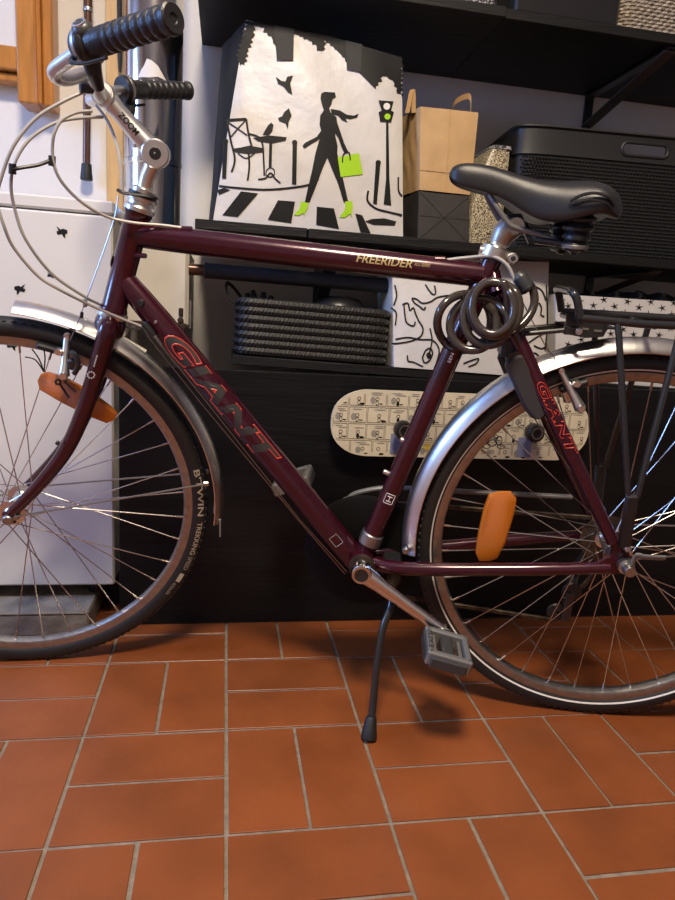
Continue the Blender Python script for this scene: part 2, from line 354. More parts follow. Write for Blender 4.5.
# ---------------------------------------------------------------- surfaces with printed motifs
def px(P):
    d = Vector(P)-CAM; return 337.5+FPX*d.dot(RT)/d.dot(FW), 450-FPX*d.dot(UP)/d.dot(FW)
class Face:
    """a cloth or paper panel: four corners, a bulge and soft creases; P(u, v) gives its surface"""
    def __init__(s, bl, br, tr, tl, bulge=.01, crease=0, seed=0):
        s.c = [Vector(x) for x in (bl, br, tr, tl)]; s.n = (s.c[1]-s.c[0]).cross(s.c[3]-s.c[0]).normalized(); s.b = bulge; s.k = crease
        rg = random.Random(seed); s.w = [(rg.uniform(2, 9), rg.uniform(2, 9), rg.uniform(0, 6), rg.uniform(.4, 1)) for _ in range(6)]
    def P(s, u, v, lift=0):
        a, b, c, d = s.c; p = (a*(1-u)+b*u)*(1-v)+(d*(1-u)+c*u)*v
        h = s.b*math.sin(PI*min(max(u, 0), 1))**.6*math.sin(PI*(.1+.85*min(max(v, 0), 1)))
        if s.k: h += s.k*sum(q*math.sin(fu*u*2+fv*v*2+ph) for fu, fv, ph, q in s.w)/3*min(1, 8*min(max(u, 0)+.02, max(1-u, 0)+.02))
        return p+s.n*(h+lift)
    def uv(s, x, y):
        u = v = .5
        for _ in range(12):
            a = px(s.P(u, v)); b = px(s.P(u+1e-3, v)); c = px(s.P(u, v+1e-3))
            j = ((b[0]-a[0])*1e3, (c[0]-a[0])*1e3, (b[1]-a[1])*1e3, (c[1]-a[1])*1e3); det = j[0]*j[3]-j[1]*j[2]; ex, ey = x-a[0], y-a[1]
            u += (ex*j[3]-ey*j[1])/det; v += (ey*j[0]-ex*j[2])/det
            u = min(max(u, -.1), 1.1); v = min(max(v, -.1), 1.1)
        return u, v
    def grid(s, mb, nu=16, nv=16):
        vs = [s.P(i/nu, j/nv) for j in range(nv+1) for i in range(nu+1)]
        return mb.add(vs, [(j*(nu+1)+i, j*(nu+1)+i+1, (j+1)*(nu+1)+i+1, (j+1)*(nu+1)+i) for j in range(nv) for i in range(nu)])
    def poly(s, mb, pts, tf, lift=.0014, maxe=8):
        b = bmesh.new(); vs = [b.verts.new((tf(p)[0], tf(p)[1], 0)) for p in pts]; b.faces.new(vs); b.normal_update()
        bmesh.ops.triangulate(b, faces=b.faces)
        for _ in range(3):
            es = [e for e in b.edges if e.calc_length() > maxe]
            if not es: break
            bmesh.ops.subdivide_edges(b, edges=es, cuts=1); bmesh.ops.triangulate(b, faces=b.faces)
        b.verts.index_update(); out = [s.P(*s.uv(q.co.x, q.co.y), lift) for q in b.verts]; fs = []
        for f in b.faces:
            q = [v.index for v in f.verts]
            if (out[q[1]]-out[q[0]]).cross(out[q[2]]-out[q[0]]).dot(s.n) < 0: q.reverse()
            fs.append(q)
        mb.add(out, fs); b.free()
    def stroke(s, mb, pts, w, tf, lift=.0014, smooth=True):
        P = cr([V(*tf(p), 0) for p in pts], 5) if smooth and len(pts) > 2 else [V(*tf(p), 0) for p in pts]
        if len(P) == 2: P = [P[0].lerp(P[1], t/6) for t in range(7)]
        L, R = [], []
        for i, p in enumerate(P):
            t = (P[min(i+1, len(P)-1)]-P[max(i-1, 0)]).normalized(); nn = V(-t.y, t.x, 0)*w*.5
            L.append(s.P(*s.uv(p.x+nn.x, p.y+nn.y), lift)); R.append(s.P(*s.uv(p.x-nn.x, p.y-nn.y), lift))
        n = len(P); mb.add(L+R, [(i, i+1, n+i+1, n+i) for i in range(n-1)])
def disc(c, r, n=14): return [(c[0]+r*math.cos(2*PI*k/n), c[1]+r*math.sin(2*PI*k/n)) for k in range(n)]
# ---- printed shopping bag
Yb, Yt = -.055, -.03
BF = Face(at(213, 218, Yb), at(403, 238, Yb), at(402, 61, Yt), at(246, 20, Yt), .016, .0032, 3)
bz = min(BF.c[0].z, BF.c[1].z)
for k in (0, 1): BF.c[k].z = ZM+.001
bag = thing('shopping_bag', 'large white shopping bag printed with a walking woman and a zebra crossing', 'bag', (BF.c[0]+BF.c[1])/2)
def bagpart(mb, name, m, par=bag, smooth=40, normals=True):
    mb.v = [tuple(Vector(v)-bag.location) for v in mb.v]; return mb.build(name, m, par, smooth, None, normals)
fr = bagpart(BF.grid(MB(), 28, 28), 'front_panel', 'bagw', smooth=60)
bl2, br2 = V(BF.c[0].x-.012, .10, ZM+.001), V(BF.c[1].x-.025, .10, ZM+.001); tl2, tr2 = at(222, 47, .10), at(386, 66, .10)
tl2.z = min(tl2.z, 1.315); tr2.z = min(tr2.z, 1.31)
LF = Face(bl2, BF.c[0], BF.c[3], tl2, .006, .003, 5); RF = Face(BF.c[1], br2, tr2, BF.c[2], .004, .003, 6)
BKF = Face(br2, bl2, tl2, tr2, .004, .002, 8)
def edge_fix(face, left, right):   # side panels share the front panel's bowed edges
    return face
bagpart(LF.grid(MB(), 8, 20), 'side_gusset', 'ink', smooth=60); bagpart(RF.grid(MB(), 8, 20), 'side_gusset', 'ink', smooth=60)
bagpart(BKF.grid(MB(), 8, 8), 'back_panel', 'bagw', smooth=60)
bagpart(MB().add([BF.c[0], BF.c[1], br2, bl2], [(0, 1, 2, 3)]), 'base', 'ink', smooth=0)
tf = lambda p: (190+p[0]/2.935, p[1]/2.935)
def jag(pts, n=4, amp=5, seed=1):
    rg = random.Random(seed); out = []
    for i in range(len(pts)):
        a, b = pts[i], pts[(i+1) % len(pts)]; out.append(a); L = math.hypot(b[0]-a[0], b[1]-a[1])
        m = int(L/7)
        for k in range(1, m): 
            t = k/m; s_ = amp*(1 if k % 2 else -1)*rg.uniform(.4, 1); out.append((a[0]+(b[0]-a[0])*t-(b[1]-a[1])/L*s_, a[1]+(b[1]-a[1])*t+(b[0]-a[0])/L*s_))
    return out
g = MB()
for p in [[(383, 290), (385, 275), (395, 270), (425, 272), (428, 285), (418, 292), (415, 305), (408, 318), (410, 326), (394, 326), (388, 310)],
          [(394, 322), (410, 322), (412, 330), (430, 345), (432, 365), (425, 385), (427, 404), (386, 404), (385, 385), (380, 365), (382, 340), (390, 328)],
          [(413, 320), (440, 325), (460, 337), (480, 340), (495, 334), (490, 345), (470, 350), (455, 347), (462, 360), (445, 352), (435, 340), (415, 334)],
          [(384, 385), (390, 403), (360, 420), (345, 430), (335, 436), (330, 428), (337, 420), (350, 413), (372, 402)],
          [(426, 358), (432, 362), (440, 385), (452, 420), (460, 438), (466, 448), (454, 452), (446, 435), (435, 405), (422, 385)],
          [(386, 402), (427, 402), (433, 430), (432, 450), (440, 490), (450, 530), (464, 592), (451, 594), (435, 540), (418, 500), (403, 463), (390, 492), (372, 540), (351, 594), (336, 596), (345, 555), (357, 505), (368, 450), (378, 415)]]: BF.poly(g, p, tf)
bagpart(g, 'printed_woman', 'ink', fr, 0, False)
for nm_, p in zip(('printed_boot', 'printed_boot', 'printed_handbag'), [[(325, 592), (347, 596), (345, 612), (338, 622), (336, 635), (332, 625), (318, 633), (304, 632), (312, 622), (322, 612)], [(455, 592), (475, 590), (477, 605), (474, 625), (476, 640), (470, 627), (455, 639), (438, 638), (445, 628), (455, 615)], [(433, 462), (495, 450), (507, 512), (442, 520)]]):
    g = MB(); BF.poly(g, p, tf, .0017); bagpart(g, nm_, 'inkg', fr, 0, False)
def motif(name, polys=(), strokes=(), lift=.0014):
    g = MB()
    for p in polys: BF.poly(g, p, tf, lift)
    for st, w in strokes: BF.stroke(g, st, w, tf, lift)
    bagpart(g, name, 'ink', fr, 0, False)
motif('printed_bag_handle', (), [([(447, 478), (449, 456), (458, 448), (467, 450), (470, 472)], 1.3)], .002)
motif('printed_traffic_light', [[(553, 295), (597, 298), (590, 325), (598, 330), (590, 360), (558, 358), (553, 330), (562, 325)], [(575, 358), (582, 358), (585, 525), (590, 603), (568, 600), (575, 525)]])
for a, c in [([(545, 477), (559, 477), (548, 601), (537, 598)], (552, 478)), ([(301, 420), (314, 420), (312, 543), (299, 541)], (307, 419)), ([(97, 415), (111, 415), (106, 525), (94, 524)], (104, 415))]: motif('printed_bollard', [a, disc(c, 8)])
motif('printed_chair', [[(128, 437), (175, 428), (213, 435), (213, 447), (170, 452), (133, 447)]], [([(108, 353), (120, 415), (130, 455), (130, 480), (122, 505)], 2), ([(108, 353), (165, 350)], 2.6), ([(165, 350), (172, 395), (183, 438)], 2), ([(112, 360), (140, 378), (168, 398)], 1.3), ([(162, 355), (140, 378), (120, 402)], 1.3), ([(170, 393), (200, 402), (213, 425), (216, 470), (218, 515)], 1.8), ([(172, 448), (174, 490), (169, 530)], 2), ([(140, 450), (165, 465), (190, 450)], 1.3)])
motif('printed_table', [[(185, 405), (230, 398), (284, 403), (280, 413), (240, 421), (200, 415)]], [([(237, 415), (236, 455), (235, 492)], 3), ([(200, 527), (222, 523), (236, 508), (250, 525), (265, 538)], 1.6), ([(236, 492), (225, 500), (224, 515), (236, 520), (247, 512), (246, 498), (236, 492)], 1.1)])
for st, w in [([(85, 546), (130, 551), (220, 557), (300, 551), (350, 542), (377, 525)], 2.0), ([(523, 560), (521, 590), (545, 612), (580, 622), (622, 632)], 2.0), ([(611, 520), (612, 560), (622, 575)], 1.6)]: motif('printed_kerb_line', (), [(st, w)])
for p in [[(252, 226), (268, 238), (280, 240), (285, 226), (302, 222), (294, 245), (300, 278), (288, 272), (275, 255), (258, 246)], [(258, 347), (270, 342), (276, 330), (290, 318), (298, 340), (290, 355), (287, 380), (280, 362), (262, 356)], [(213, 396), (228, 370), (238, 360), (245, 367), (242, 385), (232, 396)]]: motif('printed_bird', [p])
for p in [[(150, 562), (200, 568), (140, 637), (95, 632)], [(258, 588), (308, 592), (297, 655), (228, 645)], [(372, 607), (422, 612), (437, 672), (370, 660)], [(485, 627), (505, 632), (530, 685), (500, 682)], [(80, 558), (100, 552), (118, 558), (85, 572)]]: motif('printed_zebra_stripe', [p])
motif('printed_puddle', [[(513, 650), (535, 643), (570, 641), (605, 650), (600, 662), (540, 660)]])
g = MB(); BF.poly(g, disc((577, 313), 10), tf, .002)
bagpart(g, 'printed_lamp_face', 'wprint', fr, 0, False)
g = MB(); BF.poly(g, disc((579, 343), 9), tf, .002); bagpart(g, 'printed_green_lamp', 'inkg', fr, 0, False)
for k, p in enumerate([[(167, 64), (192, 70), (186, 110), (172, 150), (160, 192), (146, 192), (136, 178), (150, 120)], [(205, 72), (255, 84), (255, 140), (243, 118), (228, 104)], [(300, 92), (345, 100), (395, 112), (397, 145), (386, 160), (372, 138), (350, 120), (322, 108)], [(390, 112), (440, 122), (500, 140), (560, 158), (622, 180), (622, 285), (605, 266), (600, 245), (584, 232), (566, 224), (553, 250), (545, 262), (533, 240), (512, 222), (500, 200), (455, 178), (440, 152), (412, 135)], [(160, 60), (400, 104), (622, 170), (622, 192), (400, 120), (160, 70)]]): 
    g = MB(); BF.poly(g, jag(p, amp=6 if k < 4 else 1, seed=k), tf); bagpart(g, 'printed_leaves', 'ink', fr, 0, False)
for q in ([(246, 76), (305, 86), (303, 178), (255, 178)], [(455, 120), (505, 132), (500, 213), (460, 205)]):
    g = MB(); BF.poly(g, q, tf, .0030); bagpart(g, 'handle_strap', 'webbing', fr, 0, False)
# ---- paper bags
def box_faces(name, fbl, fbr, ftr, ftl, depth, m, label, cat, left_shift=0, open_top=True, bulge=.003, crease=.0012, seed=1, top_in=.0):
    root = thing(name, label, cat, (fbl+fbr)/2)
    sh = V(left_shift, depth, 0); shr = V(left_shift*.2, depth, 0)
    bbl, bbr, btr, btl = fbl+sh, fbr+shr, ftr+shr-V(0, top_in, 0), ftl+sh-V(0, top_in, 0)
    faces = {'front_panel': Face(fbl, fbr, ftr, ftl, bulge, crease, seed), 'left_gusset': Face(bbl, fbl, ftl, btl, bulge*.5, crease, seed+1), 'right_gusset': Face(fbr, bbr, btr, ftr, bulge*.5, crease, seed+2), 'back_panel': Face(bbr, bbl, btl, btr, bulge, crease, seed+3)}
    for nm, f in faces.items():
        g = f.grid(MB(), 14, 14); g.v = [tuple(Vector(v)-root.location) for v in g.v]; g.build(nm, m, root, 50, None, False)
    q = [fbl, fbr, bbr, bbl] if open_top else None
    g = MB().add([v-root.location for v in (fbl, fbr, bbr, bbl)], [(3, 2, 1, 0)]); g.build('base', m, root, 0)
    if not open_top: MB().add([v-root.location for v in (ftl, ftr, btr, btl)], [(0, 1, 2, 3)]).build('top_panel', m, root, 0)
    return root, faces
Yk = -.045
kf = [at(417.5, 241, Yk), at(469, 244, Yk), at(469.5, 194, Yk), at(419, 193, Yk)]
for k in (0, 1): kf[k].z = ZM+.001
ztop = (kf[2].z+kf[3].z)/2; kf[2].z = kf[3].z = ztop
bb, bfc = box_faces('paper_bag', *kf, .10, 'bpaper', 'folded black paper bag under the kraft paper bag on the shelf', 'bag', -.018, False, .001, .0005, 11)
g = MB(); f0 = bfc['front_panel']
for q in ([(0.02, .98), (.5, .5)], [(.98, .98), (.5, .5)], [(0.02, .02), (.5, .5)], [(.98, .02), (.5, .5)], [(.02, .5), (.98, .5)]):
    a, b = f0.P(*q[0], .0012), f0.P(*q[1], .0012); g.rod(a-bb.location, b-bb.location, .0004, 5)
g.build('fold_crease', 'bpaper', bb)
kk = [V(kf[3].x, Yk-.002, ztop+.002), V(kf[2].x+.001, Yk-.002, ztop+.002), at(478.5, 112.5, Yk), at(420.5, 106.5, Yk)]
kb, kfc = box_faces('paper_bag', *kk, .09, 'kraft', 'brown kraft paper bag with loop handles standing on a folded black bag', 'bag', -.018, True, .003, .0016, 21)
f1 = kfc['front_panel']
g = MB(); g.tube([f1.P(t/8, .24, .0006)-kb.location for t in range(9)], .0008, 5); g.tube([f1.P(.5, t/8, .0004)-kb.location for t in range(9)], .0007, 5); g.build('fold_crease', 'kraftd', kb)
def ribbon(pts, wv, t=.0008):
    P = cr(pts, 6); g = MB(); n = len(P); w = Vector(wv)
    vs = [p for p in P]+[p+w for p in P]; return g.add(vs, [(i, i+1, n+i+1, n+i) for i in range(n-1)])
def kp(u, v, Y): return at(u, v, Y)-kb.location
ribbon([kp(452, 108, .0), kp(456, 99, .0), kp(465, 94, .0), kp(471, 95, .0), kp(471, 112, 0)], V(0, .004, -.011)).build('handle', 'kraftd', kb, 40, None, False)
ribbon([kp(405, 113, -.02), kp(409, 93, -.02), kp(411, 91.5, -.02), kp(411.5, 113, -.02)], V(.008, -.006, 0)).build('handle', 'kraftd', kb, 40, None, False)
# ---- speckled bin and black moulded basket on the middle shelf
def tub(loops, seg=48, e=5):   # loops: (cx, cy, half x, half y, z) rounded rectangles
    vs = []; fs = []
    for (cx, cy, hx, hy, z) in loops:
        for k in range(seg):
            t = 2*PI*(k+.5)/seg; c, s_ = math.cos(t), math.sin(t); q = (abs(c)**e+abs(s_)**e)**(-1/e)
            vs.append((cx+hx*c*q, cy+hy*s_*q, z))
    n = len(loops)
    for i in range(n-1):
        for k in range(seg): l = (k+1) % seg; fs.append((i*seg+k, i*seg+l, (i+1)*seg+l, (i+1)*seg+k))
    fs.append(tuple(range(seg-1, -1, -1))); return vs, fs
sx0 = at(469, 240, -.02).x; sx1 = at(512, 258, -.06).x-.008; sz = at(495, 150, .03).z
sb = thing('fabric_bin', 'gold and black sequinned fabric bin behind the bicycle saddle', 'bin', ((sx0+sx1)/2, .08, ZM))
hw_ = (sx1-sx0)/2; hz = sz-ZM
v_, f_ = tub([(0, 0, hw_, .09, 0.001), (0, 0, hw_+.004, .094, hz*.4), (.012, 0, hw_-.008, .09, hz*.8), (.022, 0, hw_-.018, .086, hz), (.022, 0, hw_-.022, .082, hz), (0, 0, hw_-.006, .084, .01)], 40, 7)
MB().add(v_, f_).build('body', 'spk', sb)
MB().add(*tub([(.022, 0, hw_-.015, .089, hz-.006), (.022, 0, hw_-.015, .089, hz+.001), (.022, 0, hw_-.021, .083, hz+.001)], 40, 7)).build('rim', 'spk2', sb)
# basket
yb0, yb1 = -.055, .205
gx0 = at(512, 258, yb0).x; zt_ = at(600, 129, yb0).z; zr = at(600, 158, yb0).z; gx1 = gx0+.56
gc = ((gx0+gx1)/2, (yb0+yb1)/2, ZM); gb = thing('storage_basket', 'black plastic basket with woven rattan texture and handle slot', 'basket', gc); gb.rotation_euler = (0, 0, math.radians(-4.5))
H = zt_-ZM; HR = zr-ZM; hx, hy = (gx1-gx0)/2, (yb1-yb0)/2
# woven wall: short raised strips in alternate rows
def wallpt(t, z, out=0):
    k = z/HR; X, Y = hx-.016+.014*k, hy-.016+.014*k; e = 9
    c, s_ = math.cos(t), math.sin(t); q = (abs(c)**e+abs(s_)**e)**(-1/e); return V(X*c*q, Y*s_*q, z)*1+V(c, s_, 0)*out
MB().add(*tub([(0, 0, hx-.018, hy-.018, .001), (0, 0, hx-.004, hy-.004, HR), (0, 0, hx-.007, hy-.007, HR), (0, 0, hx-.02, hy-.02, .006)], 96, 9)).build('body', 'rattan', gb)
g = MB()
x = -hx+.02; NC = 68; NR = 26
for r in range(NR):
    z = .004+(HR-.008)*(r+.5)/NR; k = z/HR; Yf = -(hy-.0175+.014*k); Xw = hx-.03+.014*k; hh = (HR-.008)/NR
    for c in range(NC):
        xx = -Xw+2*Xw*(c+(.5 if r % 2 else 0))/NC; wd_ = 2*Xw/NC
        # a small barrel shaped strip, four sided, bulging outwards
        a = [V(xx-wd_*.5, Yf, z), V(xx, Yf, z-hh*.46), V(xx+wd_*.5, Yf, z), V(xx, Yf, z+hh*.46), V(xx-wd_*.16, Yf-.0036, z), V(xx+wd_*.16, Yf-.0036, z)]
        g.add(a, [(0, 1, 4), (1, 5, 4), (1, 2, 5), (2, 3, 5), (3, 4, 5), (3, 0, 4)])
    for c in range(24):
        yy = -(hy-.03)+2*(hy-.03)*(c+(.5 if r % 2 else 0))/24; wd_ = 2*(hy-.03)/24; X = -(hx-.0175+.014*k)
        a = [V(X, yy-wd_*.52, z-hh*.36), V(X-.0024, yy, z-hh*.42), V(X, yy+wd_*.52, z-hh*.36), V(X, yy+wd_*.52, z+hh*.36), V(X-.0024, yy, z+hh*.42), V(X, yy-wd_*.52, z+hh*.36)]
        g.add(a, [(0, 1, 4, 5), (1, 2, 3, 4)])
wv = g.build('rattan_weave', 'rattan', gb, 0); wv['kind'] = 'stuff'
# rim band with a handle slot in front
sl0 = at(627, 147, yb0).x-gc[0]; sl1 = at(671, 151, yb0).x-gc[0]; sz0 = HR+(H-HR)*.22; sz1 = HR+(H-HR)*.68
g = MB(); segs = []
vs, fs = tub([(0, 0, hx-.004, hy-.004, HR-.002), (0, 0, hx, hy, HR), (0, 0, hx-.001, hy-.001, sz0), (0, 0, hx-.001, hy-.001, sz1), (0, 0, hx-.001, hy-.001, H-.006), (0, 0, hx+.004, hy+.004, H-.003), (0, 0, hx+.003, hy+.003, H), (0, 0, hx-.005, hy-.005, H), (0, 0, hx-.005, hy-.005, HR)], 192, 9)
fs = fs[:-1]; seg = 192
keep = []
for f in fs:
    i = f[0]//seg; c = sum((Vector(vs[k]) for k in f), Vector())/4
    if (i == 2 or i == 7) and c.y < -hy*.8 and sl0 < c.x < sl1 and (i == 2): continue
    keep.append(f)
# inner wall is split so that the slot goes right through
vs2, fs2 = tub([(0, 0, hx-.005, hy-.005, H), (0, 0, hx-.005, hy-.005, sz1), (0, 0, hx-.005, hy-.005, sz0), (0, 0, hx-.005, hy-.005, HR)], 192, 9)
keep = [f for f in keep if f[0]//seg != 7]
g.add(vs, keep)
g.add(vs2, [f for f in fs2[:-1] if not (f[0]//seg == 1 and (Vector(vs2[f[0]]).y < -hy*.8 and sl0 < sum(vs2[k][0] for k in f)/4 < sl1))])
rim = g.build('rim', 'rattan', gb)
zc = (sz0+sz1)/2; rr = (sz1-sz0)/2
lp = [V(sl0+rr+(-rr*math.cos(t)), -hy+.001, zc+rr*math.sin(t)) for t in [PI*(-.5+k/8) for k in range(9)]]
loop = [V(sl0+rr-rr*math.sin(PI*k/8), -hy+.001, zc+rr*math.cos(PI*k/8)) for k in range(9)]+[V(sl1-rr+rr*math.sin(PI*k/8), -hy+.001, zc-rr*math.cos(PI*k/8)) for k in range(9)]
MB().tube(loop, .0035, 8, closed=True).build('handle_slot_edge', 'rattan', gb)
# ---- woven straw basket on the lower shelf
yw0, yw1 = -.045, .17
wx0, wx1 = at(235, 350, yw0).x, at(388, 360, yw0).x; wz1 = at(300, 303, yw0).z; wc = V((wx0+wx1)/2, (yw0+yw1)/2, zl((wx0+wx1)/2)+.003)
wb = thing('woven_basket', 'low black woven straw basket on the shelf under the bicycle top tube', 'basket', wc)
wb.rotation_euler = (0, math.atan(-SL), 0)
HH = wz1-wc.z; hx, hy = (wx1-wx0)/2, (yw1-yw0)/2; rows = 7
def rr_loop(hx, hy, z, n, e=9):
    out = []
    per = 0
    for k in range(n):
        t = 2*PI*(k+.5)/n; c, s_ = math.cos(t), math.sin(t); q = (abs(c)**e+abs(s_)**e)**(-1/e); out.append(V(hx*c*q, hy*s_*q, z))
    # resample evenly
    L = [0]
    for i in range(n): L.append(L[-1]+(out[(i+1) % n]-out[i]).length)
    res = []; j = 0
    for k in range(n):
        s_ = L[-1]*k/n
        while L[j+1] < s_: j += 1
        t = (s_-L[j])/(L[j+1]-L[j]); res.append(out[j].lerp(out[(j+1) % n], t))
    return res
rh = HH/rows
for r in range(rows):
    g = MB(); z = rh*(r+.5)
    lp = rr_loop(hx-rh*.5, hy-rh*.5, z, 260)
    g.tube(lp, [rh*.60*(1+.08*math.sin(k*2.1+r)) for k in range(260)], 8, closed=True, up=(0, 0, 1), flat=1)
    # braid: slanting strands laid over the coil
    n = 260
    for s_ in range(130):
        k = s_*2; p0, p1 = lp[k], lp[(k+3) % n]; d = (p1-p0); nn = V(d.y, -d.x, 0).normalized()
        if p0.y > hy*.4: continue
        g.tube([p0+nn*rh*.48+V(0, 0, -rh*.42), (p0+p1)/2+nn*rh*.68, p1+nn*rh*.48+V(0, 0, rh*.42)], [.0012, .0021, .0012], 5)
    g.build('woven_band', 'weave', wb)
MB().box((0, 0, .004), (hx*2-.02, hy*2-.02, .006), .002).build('base', 'weave', wb)
def wp(u, v, Y): return wb.matrix_basis.inverted() @ at(u, v, Y)
wbM = Matrix.Translation(wc) @ Matrix.Rotation(math.atan(-SL), 4, 'Y')
def wp(u, v, Y): return wbM.inverted() @ at(u, v, Y)
MB().tube(cr([wp(238, 308, .03), wp(229, 298, .03), wp(226, 286, .05), wp(230, 284, .09), wp(240, 296, .1), wp(244, 306, .1)], 6), .0055, 8, flat=.45).build('handle', 'weave', wb)
g = MB().lathe([(.0, .05), (.03, .049), (.048, .045), (.062, .03), (.068, .0), (.062, -.03), (.03, -.05), (0, -.052)], at(338, 318, .07), (0, 0, 1), 24)
ball = thing('round_tin', 'dark round container lying inside the woven basket', 'container', at(338, 318, .07))
g.v = [tuple(Vector(v)-ball.location) for v in g.v]; g.build('shell', 'blackpl', ball)
g = MB().lathe([(.02, .0), (.05, .0), (.056, .005), (.05, .010), (.02, .01)], V(.045, -.02, .0), (.35, -.15, .9), 24, closed=True); g.build('green_lid_ring', 'green', ball)
gl = thing('glove', 'crumpled dark work glove poking out of the woven basket', 'glove', at(258, 312, .06))
g = MB()
for (u, v, u2, v2, r) in [(250, 308, 247, 293, .008), (254, 308, 253, 290, .008), (260, 308, 264, 292, .009), (264, 310, 272, 296, .009), (270, 312, 282, 301, .008)]:
    g.tube([at(u, v, .06)-gl.location, (at(u, v, .06)+at(u2, v2, .06))/2-gl.location+V(.002, 0, 0), at(u2, v2, .06)-gl.location], [r, r, r*.6], 10)
g.box((0, .005, -.008), (.075, .03, .035), .012); g.build('fingers_and_palm', 'dark', gl)
# ---- white bag with black line drawings
yf = -.05
FB = Face(at(394, 365, yf), at(546, 374, yf), at(549, 262, yf+.03), at(392, 256, yf+.03), .018, .004, 31)
for k in (0, 1): FB.c[k].z = zl(FB.c[k].x)+.001
fb = thing('white_bag', 'soft white bag covered with black line drawings behind the coiled lock', 'bag', (FB.c[0]+FB.c[1])/2)
def fbp(mb, name, m, par=fb, smooth=55, normals=False):
    mb.v = [tuple(Vector(v)-fb.location) for v in mb.v]; return mb.build(name, m, par, smooth, None, normals)
ff = fbp(FB.grid(MB(), 22, 18), 'front_panel', 'bagw')
c0, c1, c2, c3 = FB.c; dv = V(0, .15, 0)
fbp(Face(c0+dv, c0, c3, c3+dv, .002, .001, 2).grid(MB(), 8, 12), 'side_panel', 'bagw'); fbp(Face(c1, c1+dv, c2+dv, c2, .008, .003, 4).grid(MB(), 8, 12), 'side_panel', 'bagw')
fbp(MB().add([c1+dv, c0+dv, c3+dv, c2+dv], [(0, 1, 2, 3)]), 'back_panel', 'bagw', smooth=0); fbp(MB().add([c0, c1, c1+dv, c0+dv], [(3, 2, 1, 0)]), 'base', 'bagw', smooth=0)
tf2 = lambda p: (390+p[0]/3.97, 270+p[1]/3.97)
g = MB()
for st in [[(140, 58), (152, 78), (168, 96), (180, 92), (176, 62)], [(86, 112), (105, 116), (128, 132), (160, 126), (190, 108), (240, 100)], [(86, 112), (96, 130), (118, 146), (134, 158), (140, 146)], [(48, 138), (70, 132), (78, 160), (92, 150), (100, 172), (112, 200), (130, 232), (122, 262), (90, 280), (40, 290), (5, 292)], [(55, 140), (58, 175), (66, 210), (92, 222), (100, 205)], [(20, 275), (70, 268), (120, 276), (165, 278), (188, 300), (194, 330), (180, 380)], [(128, 348), (142, 318), (160, 312), (168, 332), (155, 360), (136, 368), (128, 348)], [(145, 338), (152, 330), (160, 338), (153, 350), (145, 338)], [(68, 338), (72, 362), (92, 366), (130, 384)], [(158, 232), (166, 280), (152, 345)], [(18, 60), (26, 100), (14, 140)], [(2, 150), (24, 170), (20, 220)], [(236, 330), (248, 352), (240, 380)], [(290, 372), (320, 360), (350, 352), (340, 372), (310, 384)], [(560, 60), (600, 80), (618, 120)], [(590, 130), (600, 150), (598, 178), (612, 184)], [(548, 290), (580, 268), (612, 250)], [(540, 340), (575, 330), (600, 356)], [(570, 300), (600, 312), (622, 300)], [(420, 215), (440, 235), (450, 260)], [(620, 60), (624, 200), (615, 320)]]: 
    g = MB(); FB.stroke(g, st, 1.5, tf2, .0016); fbp(g, 'drawn_line', 'ink', ff, 0)
# ---- white box with black stars
ys = -.035
SB = Face(at(556, 372, ys), at(760, 388, ys), at(760, 307, ys), at(556, 294, ys), .004, .001, 41)
for k in (0, 1): SB.c[k].z = zl(SB.c[k].x)+.001
st_ = thing('fabric_box', 'white fabric box printed with black stars behind the luggage rack', 'box', (SB.c[0]+SB.c[1])/2)
def sbp(mb, name, m, par=st_, smooth=50):
    mb.v = [tuple(Vector(v)-st_.location) for v in mb.v]; return mb.build(name, m, par, smooth, None, False)
sf = sbp(SB.grid(MB(), 16, 8), 'front_panel', 'bagw'); c0, c1, c2, c3 = SB.c; dv = V(0, .22, 0)
sbp(Face(c0+dv, c0, c3, c3+dv, .003, .001, 2).grid(MB(), 6, 6), 'side_panel', 'bagw'); sbp(Face(c1, c1+dv, c2+dv, c2, .003, .001, 4).grid(MB(), 6, 6), 'side_panel', 'bagw')
sbp(MB().add([c1+dv, c0+dv, c3+dv, c2+dv], [(0, 1, 2, 3)]), 'back_panel', 'bagw', smooth=0); sbp(MB().add([c0, c1, c1+dv, c0+dv], [(3, 2, 1, 0)]), 'base', 'bagw', smooth=0)
g = MB()
STARS = [(262, 115), (383, 115), (502, 120), (620, 125), (318, 148), (437, 157), (553, 160), (140, 180), (200, 155), (266, 177), (372, 182), (494, 187), (610, 190), (668, 165), (318, 205), (422, 213), (540, 220), (658, 222), (353, 318), (467, 322), (595, 325), (205, 348), (140, 372), (415, 297), (110, 155), (180, 285), (290, 290), (530, 285), (650, 290), (120, 430), (240, 420), (360, 410)]
for k, (x, y) in enumerate(STARS):
    a0 = -PI/2+random.uniform(-.3, .3); R_, r_ = 22, 5.5
    g = MB(); SB.poly(g, [(x+(R_ if i % 2 == 0 else r_)*math.cos(a0+PI*i/5), y+(R_ if i % 2 == 0 else r_)*math.sin(a0+PI*i/5)) for i in range(10)], lambda p: (540+p[0]/5, 270+p[1]/5), .001); sbp(g, 'printed_star', 'ink', sf, 0)
